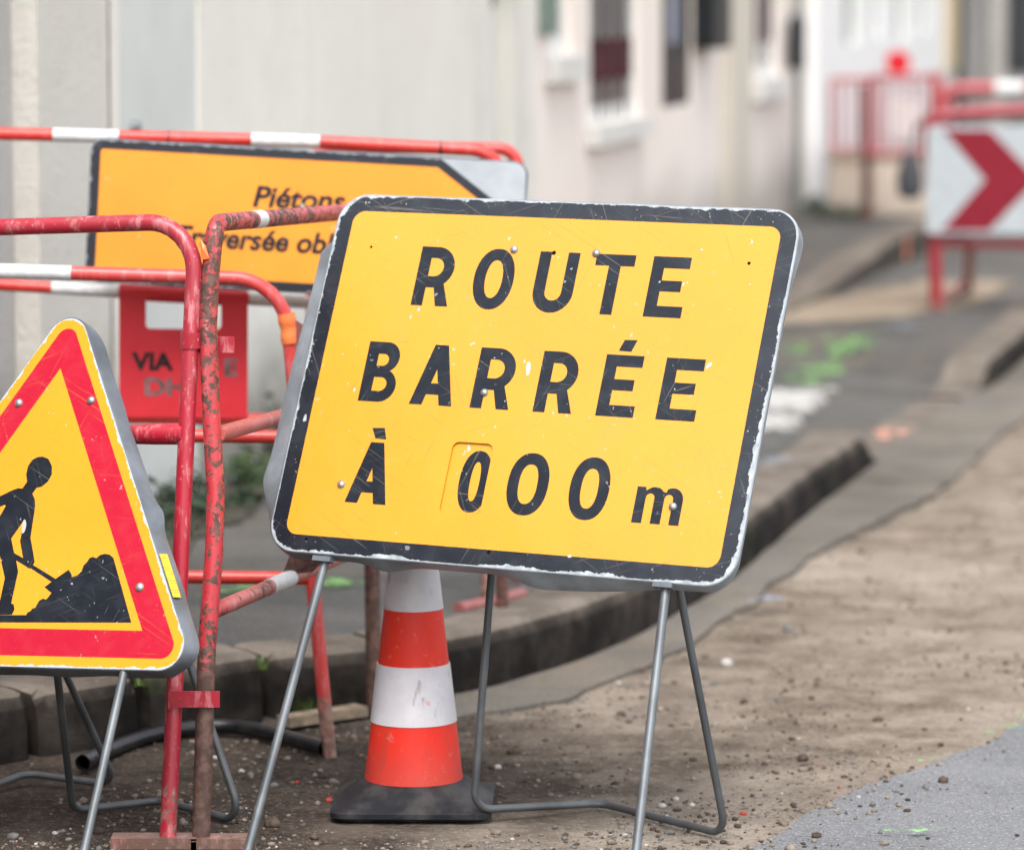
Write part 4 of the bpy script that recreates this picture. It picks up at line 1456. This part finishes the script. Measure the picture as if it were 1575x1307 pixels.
m = MB(); m.tube([f0 + Vector((0, 0, .016)), f1 + Vector((0, 0, .016))], 0.014, 12, step=0.03); m.build('foot', MAT['pinkfoot'], bc)
# E: one more barrier close behind it
YE = 7.75
gE = PV(748, 925)
be = thing('plain_red_barrier', 'plain red tube barrier close behind the striped one', 'barrier', tuple(gE))
pipe('frame', [AT(480, 905, YE), AT(480, 226, YE), AT(797, 229, YE), AT(798, 560, YE), gE + Vector((0.06, 0.25, 0.01))], rC, be, 'redC', 0.04)
pipe('rail', [AT(482, 650, YE), AT(796, 660, YE)], 0.0115, be, 'redC')
pipe('upright', [AT(744, 660, YE), gE + Vector((0, 0.0, 0.012))], 0.0115, be, 'redD')

# ---- orange sign
MO = pose(tuple(AT(470.5, 341, 7.22)), 0.0, R(3), -0.0555)
os_ = thing('orange_sign', 'long orange arrow shaped sign reading Piétons Traversée obligatoire', 'road sign', (MO.translation.x, MO.translation.y, MO.translation.z - 0.13))
oo = rrect(ORX, ORY, 0.024)
MAT['orange'] = mat_orange()
flat('panel', [oo], MAT['orange'], os_, MO, 0.0012, -0.0012)
rim(oo, lambda x, y, nx, ny: (0.001 + 0.002 * mnoise.noise((x * 12, y * 12, 1)), 0.02), MAT['galv_rim'], os_, MO)
text('lettering', 'Piétons', MAT['ink'], os_, MO, -0.100, 0.071, 0.0235, 0.040, 0.2, 0.028)
text('lettering', 'Traversée obligatoire', MAT['ink'], os_, MO, -0.241, 0.212, -0.057, 0.040, 0.2, 0.028)

# ---- red plate hung on the striped barrier
sc = YC / FPX
MP = pose(tuple(AT(282, 547, YC - 0.016)), 0.0, 0.0, -0.012)
ps = thing('red_plate', 'red plastic plate lettered VIA and DH, hung on the striped barrier', 'plate', (MP.translation.x, MP.translation.y, MP.translation.z - 0.11))
pl = rrect(99 * sc, 96 * sc, 0.006, 4)
sl = [(x - 0 * sc, y + 65 * sc) for x, y in rrect(58 * sc, 24 * sc, 0.008, 5)]
flat('panel', [pl, sl], MAT['plate'], ps, MP, 0.004, -0.004)
m = MB(); m.tube([rail2(184) + Vector((0, -0.001, 0)), rail2(381) + Vector((0, -0.001, 0))], 0.0155, 16); m.build('top_roll', MAT['plate'], ps)
text('lettering', 'VIA', MAT['platetxt'], ps, MP, -80 * sc, -15 * sc, -22 * sc, 28 * sc, 0, 0.045)
text('lettering', 'E', MAT['greytxt'], ps, MP, 63 * sc, 84 * sc, -30 * sc, 28 * sc, 0, 0.045)
text('lettering', 'DH', MAT['greytxt'], ps, MP, -60 * sc, 4 * sc, -61 * sc, 28 * sc, 0, 0.045)

# ------------------------------------------------------------------ CONE
cc = G(635, 1240)
CY_ = G(635, 1266).y + 0.131
CX_ = (634 - 787.5) / FPX * CY_
cone = thing('traffic_cone', 'red and white banded traffic cone with black square base, behind the yellow sign', 'cone', (CX_, CY_, 0))
px2m = CY_ / FPX
zb = 0.052
def zc(y): return AT(635, y, CY_ - 0.06).z
r0 = 0.0800; z0 = zc(1207); z1 = zc(873); r1 = 0.0385
def rc(z): return r0 + (r1 - r0) * (z - z0) / (z1 - z0)
ztop = z0 + 0.47
mc = Mat('cone_red_plastic'); n1 = mc.noise(7, 4); n2 = mc.noise(30, 5, 0.6, mc.mapv((1, 1, 0.3)))
cr = mc.mix(n1.ss(0.35, 0.7), (0.66, 0.026, 0.014), (0.72, 0.042, 0.022)); cr = mc.mix(n2.ss(0.54, 0.72) * 0.5, cr, (0.34, 0.05, 0.035))
cr = mc.mix(mc.noise(60, 4, 0.7).ss(0.60, 0.68) * 0.35, cr, (0.62, 0.22, 0.17))
cr = mc.mix(mc.noise(4, 6, 0.75).ss(0.5, 0.75) * 0.35, cr, (0.42, 0.06, 0.04))
Xc, Yc_, Zc = mc.xyz()
cr = mc.mix((1 - (Zc + (n1 - 0.5) * 0.05).ss(0.05, 0.13)) * 0.45, cr, (0.28, 0.06, 0.05))
mc.set('Base Color', cr); mc.set('Specular IOR Level', 0.3); mc.set('Roughness', 0.5); mc.bump(n2, 0.08, 0.002)
mw = Mat('cone_white_sleeve'); n2 = mw.noise(26, 5, 0.65); n3 = mw.noise(50, 3, 0.6, mw.mapv((1, 1, 0.3)))
cw = mw.mix(n2.ss(0.4, 0.7), (0.56, 0.54, 0.57), (0.62, 0.60, 0.62)); cw = mw.mix(n3.ss(0.60, 0.68) * 0.5, cw, (0.22, 0.17, 0.16)); cw = mw.mix(mw.noise(18, 3).ss(0.66, 0.7) * 0.5, cw, (0.6, 0.25, 0.2))
cw = mw.mix(mw.noise(5, 6, 0.75).ss(0.5, 0.8) * 0.4, cw, (0.36, 0.32, 0.30))
mw.set('Base Color', cw); mw.set('Roughness', 0.38)
m = MB()
zs = [z0 - 0.012 + (ztop - z0 + 0.012) * k / 30 for k in range(31)]
m.lathe([(rc(z), z) for z in zs] + [(rc(ztop) * 0.8, ztop + 0.006), (rc(ztop) * 0.55, ztop + 0.002), (rc(ztop) * 0.5, ztop - 0.05)], (CX_, CY_, 0), 64)
m.build('body', mc.m, cone)
for ya, yb in ((1117, 1028), (943, 855)):
    a_, b_ = zc(ya), zc(yb)
    m = MB(); m.lathe([(rc(a_) - .001, a_ - .0005), (rc(a_) + 0.0016, a_), (rc((a_ + b_) / 2) + 0.0016, (a_ + b_) / 2), (rc(b_) + 0.0016, b_), (rc(b_) - .001, b_ + .0005)], (CX_, CY_, 0), 64)
    m.build('white_band', mw.m, cone)
mb_ = Mat('black_rubber_base'); n1 = mb_.noise(14, 6, 0.65)
mb_.set('Base Color', mb_.mix(n1.ss(0.4, 0.72), (0.010, 0.011, 0.014), (0.050, 0.047, 0.046))); mb_.set('Specular IOR Level', 0.2); mb_.set('Roughness', 0.6); mb_.bump(mb_.noise(60, 4), 0.25, 0.002)
m = MB(); S_ = 0.129; K = 64; rings = []
def sq(hw, z, p=14):
    return [Vector((CX_ + hw * math.copysign(abs(math.cos(t)) ** (2 / p), math.cos(t)), CY_ + hw * math.copysign(abs(math.sin(t)) ** (2 / p), math.sin(t)), z)) for t in (2 * math.pi * (k + 0.5) / K for k in range(K))]
rings = [sq(S_ - 0.010, 0.0), sq(S_ - 0.008, 0.005), sq(S_, 0.006), sq(S_, 0.014), sq(S_ - 0.003, 0.0165), sq(0.120, 0.019, 8), sq(0.105, 0.030, 3.2), sq(0.091, z0 - 0.003, 2.2), sq(0.0825, z0 + 0.001, 2), sq(0.078, z0 + 0.001, 2)]
vs = [q for r_ in rings for q in r_]
m.add(vs, [(i * K + k, i * K + (k + 1) % K, (i + 1) * K + (k + 1) % K, (i + 1) * K + k) for i in range(len(rings) - 1) for k in range(K)])
rotm = Matrix.Rotation(R(-1.5), 3, 'Z'); c0 = Vector((CX_, CY_, 0)); m.v = [rotm @ (q - c0) + c0 for q in m.v]
m.build('base', mb_.m, cone)

# ------------------------------------------------------------------ far barriers and signs
YK = 15.3
kb = PV(1441, 478); YK = kb.y
cb = thing('chevron_barrier', 'red barrier carrying a white panel with red chevrons, far right', 'barrier', tuple(kb))
lp = AT(1432, 178, YK); zf = kb.z
pipe('frame', [Vector((kb.x, kb.y, zf)), AT(1436, 330, YK), AT(1428, 178, YK), AT(1930, 152, YK), Vector((AT(1930, 300, YK).x, YK, zf))], 0.026, cb, 'dred', 0.06)
pipe('rail', [AT(1436, 374, YK), AT(1930, 380, YK)], 0.018, cb, 'dred')
pipe('upright', [AT(1492, 374, YK + 0.1), Vector((AT(1489, 430, YK + 1.2).x, YK + 1.2, pz(AT(1489, 430, YK + 1.2).x, YK + 1.2)))], 0.022, cb, 'dred')
pipe('foot', [Vector((kb.x, kb.y - .03, zf + .02)), Vector((AT(1492, 430, YK + 1.2).x, YK + 1.2, zf + .04))], 0.018, cb, 'pinkfoot')
kx = YK / FPX
MK = pose(tuple(AT(1610, 277, YK - 0.05)), 0.0, 0.0, -0.004)
hw, hh = 184 * kx, 83 * kx
wp = simple('white_reflective_panel', (0.34, 0.37, 0.39), 0.4, 0, 0.08, 20, 0.05)
flat('panel', [rrect(hw, hh, 0.02, 4)], wp, cb, MK, 0.006, -0.006)
rp = simple('red_reflective_chevron', (0.175, 0.004, 0.015), 0.4, 0, 0.12, 20, 0.05)
for x0 in (-160, 34):
    flat('chevron', [[((x0 + a) * kx, b * kx) for a, b in ((0, 76), (72, 76), (143, 4), (143, -3), (72, -78), (0, -78), (66, 0))]], rp, cb, MK, 0.002, 0.0)

def far_barrier(name, label, x0, x1, ytop, ybot, Y, mat, bars, zg=None, legs=True):
    g = AT(x0, ybot, Y)
    z = pz(g.x, g.y) if zg is None else zg
    t = thing(name, label, 'barrier', (g.x, g.y, z), 'red barred barriers up the street')
    a, b = AT(x0, ytop, Y), AT(x1, ytop, Y)
    c, d = AT(x0, ybot, Y), AT(x1, ybot, Y)
    m = MB(); m.tube([Vector((c.x, Y, z if legs else c.z)), a, b, Vector((d.x, Y, z if legs else d.z))], 0.015, 12, 0.03); m.build('frame', MAT[mat], t)
    m = MB(); m.tube([c, d], 0.011, 12); m.build('rail', MAT[mat], t)
    for k in range(bars):
        f = (k + 1) / (bars + 1)
        m = MB(); m.tube([a.lerp(b, f), c.lerp(d, f)], 0.008, 10); m.build('bar', MAT[mat], t)
    return t

MAT['palered'] = mat_red('sun_bleached_red_paint', (0.45, 0.09, 0.10), 0.1, (0.3, 0.14, 0.13), 12, 0.6)
MAT['fred'] = mat_red('far_red_paint', (0.38, 0.045, 0.055), 0.15, (0.2, 0.09, 0.08), 12, 0.5)
far_barrier('mesh_barrier', 'red barrier of thin upright bars before the white house', 1279, 1352, 122, 232, 21.0, 'palered', 4, legs=False)
t2 = far_barrier('mesh_barrier', 'dense red barred barrier beside the round red sign', 1338, 1446, 118, 236, 20.6, 'fred', 7, legs=False)
pp = AT(1334, 320, 20.8)
m = MB(); m.tube([(pp.x, pp.y, pz(pp.x, pp.y)), AT(1333, 130, 20.8)], 0.028, 12); m.build('post', MAT['redrust'], t2)
up1, up2 = AT(1439, 330, 20.2), AT(1439, 112, 20.2)
m = MB(); m.tube([(up1.x, up1.y, pz(up1.x, up1.y) - 0.01), up2], 0.030, 14); m.lathe([(0.06, 0.0), (0.06, 0.03), (0.035, 0.05)], (up1.x, up1.y, pz(up1.x, up1.y)), 16)
tag(m.build('bollard', MAT['fred']), 'slim red upright post between the barred barriers and the chevron barrier', 'post')
# low cream wall under it
lw0, lw1 = AT(1276, 318, 21.3), AT(1440, 318, 21.3)
m = MB(); m.box(((lw0.x + lw1.x) / 2, 21.45, 0.28), ((lw1.x - lw0.x) / 2, 0.10, 0.175)); m.box(((lw0.x + lw1.x) / 2, 21.45, 0.465), ((lw1.x - lw0.x) / 2 + 0.02, 0.125, 0.011))
tag(m.build('low_wall', MAT['cream'], smooth=False), 'low cream garden wall below the red barred barriers', 'wall')
bpy.data.objects['low_wall'].location = (0, 0, 0)
# round red sign on a post
rsd = AT(1381, 97, 22.5)
rt = thing('round_sign', 'small round red sign on a post, far away above red barriers', 'road sign', (rsd.x, rsd.y, 0.1))
fm = FOUT.to_track_quat('Z', 'Y').to_matrix()
toc = (EYE - rsd); toc.z = 0
qm = toc.to_track_quat('Z', 'Y').to_matrix()
m = MB(); m.lathe([(0.0001, 0.004), (0.068, 0.004), (0.072, 0.0), (0.068, -0.004), (0.0001, -0.004)], rsd, 28, qm); m.build('disc', simple('red_sign_face', (0.55, 0.01, 0.02), 0.4), rt)
m = MB(); m.tube([(rsd.x, rsd.y + 0.03, 0.1), (rsd.x, rsd.y + 0.03, rsd.z + 0.05)], 0.014, 10); m.build('post', MAT['whitewood'], rt)
q = AT(1392, 182, 22.4); m = MB(); m.box(q, (0.085, 0.006, 0.11)); m.build('plate', MAT['whitewood'], rt)
# dark bag hanging by the chevron barrier
q = AT(1400, 268, 17.5)
m = MB(); m.lathe([(0.0001, 0.10), (0.02, 0.095), (0.04, 0.06), (0.058, 0.0), (0.062, -0.06), (0.05, -0.10), (0.0001, -0.115)], q, 16)
m.v = [p_ + Vector((0.012 * mnoise.noise(p_ * 14), 0.012 * mnoise.noise(p_ * 14 + Vector((5, 0, 0))), 0)) for p_ in m.v]
m.tube([q + Vector((0, 0, 0.09)), q + Vector((0.03, 0, 0.22)), q + Vector((0.10, 0.0, 0.28))], 0.008, 8)
tag(m.build('sandbag', simple('dark_grey_sack', (0.05, 0.052, 0.06), 0.8)), 'dark grey sack hanging left of the chevron barrier', 'sack')
# rearmost red and white rail
q0, q1 = AT(1452, 137, 19.5), AT(2000, 132, 19.5)
t = thing('far_striped_barrier', 'distant red and white barrier behind the chevron panel', 'barrier', (q0.x, q0.y, 0.0))
pipe('frame', [Vector((q0.x, q0.y, 0.0)), q0, q1, Vector((q1.x, q1.y, 0.0))], 0.034, t, 'fred', 0.08)
band(AT(1530, 136.3, 19.5), AT(1575, 136, 19.5), 0.036, t)
pipe('rail', [AT(1452, 250, 19.5), AT(2000, 250, 19.5)], 0.025, t, 'fred')
# second step of kerb further up
ks = [PV(1190, 492), PV(1290, 452), PV(1420, 393)]
kk = [Vector((k.x, k.y, 0)) for k in ks] + [Vector((ks[-1].x + 1.2, ks[-1].y + 4.5, 0))]
m = MB(); vs = []; rs_ = resample(catmull(kk, 8), 0.1)
for i, p_ in enumerate(rs_):
    tt = (rs_[min(i + 1, len(rs_) - 1)] - rs_[max(i - 1, 0)]).normalized(); nn = Vector((-tt.y, tt.x, 0))
    hgt = 0.145 + 0.10 * smooth(0, 0.35, i / len(rs_))
    for o, z in ((0, 0.02), (0.01, hgt - .015), (0.03, hgt), (0.16, hgt), (0.2, 0.05)):
        w = p_ + nn * o; vs.append((w.x, w.y, z))
m.add(vs, [(i * 5 + j, i * 5 + j + 1, (i + 1) * 5 + j + 1, (i + 1) * 5 + j) for i in range(len(rs_) - 1) for j in range(4)])
tag(m.build('kerb', MAT['kerb']), kind='structure')
q = PV(1376, 402)
m = MB(); m.box((q.x, q.y, q.z + 0.06), (0.06, 0.05, 0.05)); m.v = [p_ + Vector((0.006 * mnoise.noise(p_ * 30),) * 3) for p_ in m.v]
tag(m.build('brick', simple('coral_brick', (0.50, 0.19, 0.13), 0.8)), 'coral red brick lying by the kerb near the chevron barrier', 'brick')

# ------------------------------------------------------------------ small things on the ground
def gzs(x, y): return soil_h(x, y)

hp = [G(x_, y_, 0.0135) for x_, y_ in ((127, 1176), (165, 1154), (230, 1130), (300, 1118), (360, 1117), (420, 1128), (462, 1140), (500, 1150))]
hp = catmull([Vector((p_.x, p_.y, 0.0135 + 0.004 * (k == 0))) for k, p_ in enumerate(hp)], 10)
m = MB(); m.tube(hp, 0.0135, 18, caps=False)
m.tube(hp[:8], 0.0115, 18, caps=False)
m2 = Mat('black_corrugated_hose'); w = m2.nt.nodes.new('ShaderNodeTexWave'); w.inputs['Scale'].default_value = 60; w.bands_direction = 'X'
m2.nt.links.new(m2.co, w.inputs[0]); m2.set('Base Color', m2.mix(m2.noise(25, 5).ss(0.45, 0.75), (0.009, 0.0095, 0.012), (0.030, 0.028, 0.026))); m2.set('Roughness', 0.33); m2.bump(S(m2.nt, w.outputs[1]), 0.15, 0.002)
tag(m.build('black_hose', m2.m), 'black plastic hose curving along the foot of the kerb', 'hose')

a_, b_ = G(436, 1119), G(556, 1101)
m = MB(); dv = (b_ - a_); L_ = dv.length; ang = math.atan2(dv.y, dv.x)
m.box(((a_.x + b_.x) / 2, (a_.y + b_.y) / 2, 0.012), (L_ / 2, 0.020, 0.009), Matrix.Rotation(ang, 3, 'Z'))
tag(m.build('wood_strip', simple('weathered_wood', (0.22, 0.17, 0.12), 0.85, 0, 0.35, 30, 0.4)), 'thin weathered wooden strip lying against the kerb', 'plank')


def stone_mesh(r, seed, flatn=0.7):
    bm = bmesh.new(); bmesh.ops.create_icosphere(bm, subdivisions=2, radius=r)
    for v in bm.verts:
        n = mnoise.noise(v.co * (1.3 / r) + Vector((seed * 3.1, 0, 0))); n2 = mnoise.noise(v.co * (3.2 / r) + Vector((seed, 5, 0)))
        v.co *= 1 + 0.38 * n + 0.16 * n2
        v.co.z *= flatn
    me = bpy.data.meshes.new('stone'); bm.to_mesh(me); bm.free()
    return me


STM = {'brown': simple('brown_clod', (0.07, 0.05, 0.038), 0.95, 0, 0.4, 80, 0.5), 'pale': simple('pale_pebble', (0.42, 0.40, 0.37), 0.85, 0, 0.2, 80, 0.3),
       'grey': simple('grey_pebble', (0.12, 0.115, 0.11), 0.85, 0, 0.3, 80, 0.3), 'red': simple('red_fragment', (0.42, 0.045, 0.03), 0.7, 0, 0.2, 80, 0.3), 'darkred': simple('dark_red_fragment', (0.16, 0.02, 0.016), 0.7, 0, 0.2, 80, 0.3)}
spots = [(419, 1268, 0.0145, 'brown', 'brown clod of earth between the two front signs'), (1117, 1020, 0.012, 'pale', 'white pebble beside the gutter right of the yellow sign'),
         (1235, 1164, 0.011, 'brown', 'dark clod alone on the bare sand right of the yellow sign'), (955, 1096, 0.010, 'brown', 'brown clod just left of the right front leg, upper'),
         (765, 1178, 0.007, 'pale', 'pale pebble right of the cone base'), (860, 1170, 0.006, 'grey', 'grey pebble between cone and right sign legs'),
         (1143, 1248, 0.006, 'red', 'red fragment right of the rear sign loop'), (506, 1228, 0.006, 'red', 'red fragment at the left corner of the cone base'),
         (1018, 1238, 0.007, 'pale', 'pale pebble behind the rear sign loop'), (1066, 1164, 0.007, 'brown', 'small brown clod between the right sign legs'),
         (1447, 1143, 0.006, 'brown', 'dark clod near the edge of the grey asphalt'), (1212, 968, 0.012, 'grey', 'grey pebble far along the gutter edge'),
         (1110, 1255, 0.005, 'darkred', 'dark red fragment inside the foot of the rear loop')]
for k, (px, py, r, c, lab) in enumerate(spots):
    q = G(px, py); me = stone_mesh(r, k + 1); me.materials.append(STM[c])
    for f in me.polygons: f.use_smooth = True
    o = bpy.data.objects.new('stone' if c in ('brown', 'pale', 'grey') else 'fragment', me); COL.objects.link(o)
    o.location = (q.x, q.y, gzs(q.x, q.y) + r * 0.35); o.rotation_euler = (0, 0, k * 1.7)
    tag(o, lab, 'stone' if c in ('brown', 'pale', 'grey') else 'fragment', 'stones and fragments on the bare road')

# loose grit and crumbs
rnd = random.Random(11)
m = MB(); bmi = bmesh.new(); bmesh.ops.create_icosphere(bmi, subdivisions=1, radius=1)
iv = [v.co.copy() for v in bmi.verts]; iff = [[v.index for v in f.verts] for f in bmi.faces]; bmi.free()
cnt = 0
while cnt < 9000:
    px = rnd.uniform(-20, 1600); py = 1307 * (1 - rnd.random() ** 1.3 * 0.45)
    q = G(px, py + 15)
    j = min(range(0, NK, 12), key=lambda j: (kline[j] - q).length_squared)
    if (q - kline[j]).dot(knorm(j)) > -0.03: continue
    dens = mnoise.noise((q.x * 3, q.y * 3, 8))
    if rnd.random() > 0.45 + dens: continue
    r = 0.0009 + 0.0030 * rnd.random() ** 4 if rnd.random() < 0.965 else rnd.uniform(0.003, 0.0062)
    if cnt < 420: r = rnd.uniform(0.004, 0.010) if rnd.random() < 0.25 else rnd.uniform(0.003, 0.006)
    zg = gzs(q.x, q.y)
    if inside(q.x, q.y, ap):
        if not inside(q.x - 0.02, q.y + 0.02, ap) or rnd.random() < (0.5 if not inside(q.x - 0.10, q.y + 0.09, ap) else 0.05): zg = 0.0125
        else: continue
    sd = Vector((rnd.uniform(0, 99), 0, 0))
    ca = rnd.uniform(0, 6.3)
    vs = []
    for v in iv:
        w = v * (1 + 0.45 * mnoise.noise(v * 1.4 + sd)) * r
        vs.append((q.x + w.x * math.cos(ca) * 1.3 - w.y * math.sin(ca), q.y + w.x * math.sin(ca) * 1.3 + w.y * math.cos(ca), zg + w.z * 0.75 + r * 0.3))
    x = rnd.random()
    m.add(vs, iff, 0 if x < 0.40 else (1 if x < 0.42 else (2 if x < 0.56 else (3 if x < 0.562 else 4))))
    cnt += 1
tag(m.build('gravel', [STM['brown'], STM['pale'], STM['grey'], STM['red'], simple('tan_crumb', (0.19, 0.155, 0.125), 0.95, 0, 0.35, 60, 0.4)], sharp=180), 'loose crumbs of earth and grit scattered over the bare road', 'gravel', kind='stuff')

# dark earth gathered along the wall foot
ws = []
for k in range(24):
    Y = 7.2 + k * 0.28
    ws.append((wallx(Y) + 0.005, Y))
for k in range(24):
    Y = 7.2 + (23 - k) * 0.28
    ws.append((wallx(Y) + 0.17 + 0.07 * mnoise.noise((Y * 2, 0, 0)), Y - 0.02))
patch('earth_strip', ws, simple('dark_wall_foot_earth', (0.055, 0.05, 0.035), 0.95, 0, 0.5, 12, 0.6), pz, 0.02, 0.04, lift=0.006)

# weeds
LEAF = {}
for k, c in (('dark', (0.022, 0.042, 0.016)), ('mid', (0.05, 0.085, 0.022)), ('grass', (0.085, 0.13, 0.03))):
    lm = Mat('leaf_' + k); n = lm.noise(40, 3); lm.set('Base Color', lm.mix(n.ss(0.3, 0.7), tuple(q * 0.6 for q in c), tuple(q * 1.4 for q in c))); lm.set('Roughness', 0.6)
    LEAF[k] = lm.m


def weed(base, h, w, n, mat, label, blade=False, cat='weed', seed=0):
    rn = random.Random(seed)
    t = thing('grass_tuft' if blade else 'weed', label, cat, tuple(base), 'grass tufts along the kerb' if blade else 'weeds at the wall foot')
    m = MB(); st = MB()
    for k in range(n):
        a = rn.uniform(0, 6.28); rr = w * math.sqrt(rn.random())
        root = base + Vector((rr * 0.5 * math.cos(a), rr * 0.5 * math.sin(a), -0.01))
        if blade:
            hh_ = h * rn.uniform(0.5, 1); lean = Vector((math.cos(a), math.sin(a), 0)) * rn.uniform(0.1, 0.7) * hh_
            wd = Vector((-math.sin(a), math.cos(a), 0)) * 0.0018
            p0, p1, p2 = root, root + lean * 0.35 + Vector((0, 0, hh_ * 0.6)), root + lean + Vector((0, 0, hh_))
            m.add([p0 - wd, p0 + wd, p1 + wd * 0.8, p1 - wd * 0.8, p2], [(0, 1, 2, 3), (3, 2, 4)])
        else:
            hh_ = h * rn.uniform(0.4, 1); tip = root + Vector((rr * math.cos(a), rr * math.sin(a), hh_))
            st.tube([root, root.lerp(tip, 0.5) + Vector((0, 0, 0.1 * hh_)), tip], 0.0015, 5)
            for q in range(9):
                c = root.lerp(tip, rn.uniform(0.15, 1)) + Vector((rn.gauss(0, 0.018), rn.gauss(0, 0.018), rn.gauss(0, 0.012)))
                d1 = Vector((rn.gauss(0, 1), rn.gauss(0, 1), rn.gauss(0, 0.5))).normalized(); d2 = d1.cross(Vector((rn.gauss(0, 1), rn.gauss(0, 1), 1))).normalized()
                L1, L2 = rn.uniform(0.012, 0.03), rn.uniform(0.006, 0.012)
                m.add([c - d1 * L1, c - d1 * L1 * .2 + d2 * L2, c + d1 * L1, c - d1 * L1 * .2 - d2 * L2], [(0, 1, 2, 3)])
    m.build('leaves', LEAF[mat], t, sharp=180)
    if st.v: st.build('stems', LEAF['dark'], t)
    return t


def wallpt(px):
    k = (px - 787.5) / FPX
    Y = WX0 / (k - WSL)
    return Vector((k * Y, Y, 0.15))


for i, (px, h, w, n, mt, lab) in enumerate(((255, 0.15, 0.09, 14, 'dark', 'dark leafy weed at the wall foot left of the front barriers'), (300, 0.09, 0.09, 9, 'dark', 'low dark weed at the wall foot behind the barrier posts'),
        (425, 0.20, 0.08, 14, 'dark', 'tall dark weed at the wall foot left of the yellow rectangular sign'), (370, 0.11, 0.08, 14, 'mid', 'small green weed at the wall foot below the red plate'), (205, 0.10, 0.08, 12, 'dark', 'small dark weed at the wall behind the triangle edge'))):
    b = wallpt(px) + Vector((0.05, -0.10, 0)); b.z = pz(b.x, b.y)
    weed(b, h, w, n, mt, lab, seed=i + 3)
for i, (px, py, h, n, lab) in enumerate(((470, 1098, 0.055, 70, 'grass tuft at the kerb foot by the leaning barrier'), (710, 1075, 0.022, 40, 'short grass at the kerb foot right of the cone'), (440, 1138, 0.018, 30, 'small grass tuft beside the black hose end'), (215, 1046, 0.022, 26, 'moss tuft in the kerb joint under the triangle'), (405, 1020, 0.025, 26, 'moss tuft in the kerb joint left of the cone'))):
    q = G(px, py) if py > 1060 else G(px, py, 0.125)
    weed(Vector((q.x, q.y, q.z)), h, 0.05 if h > 0.03 else 0.025, n, 'grass', lab, True, 'grass', seed=i + 30)
for i, px in enumerate((1222, 1290)):
    k = (px - 787.5) / FPX; Y = (22.0, 21.0)[i]
    b = Vector((k * Y, Y, 0)); b.z = pz(b.x, b.y)
    weed(b, 0.10, 0.16, 26, 'dark', ('dark weed at the foot of the utility post', 'dark weed left of the low cream wall')[i], seed=50 + i)
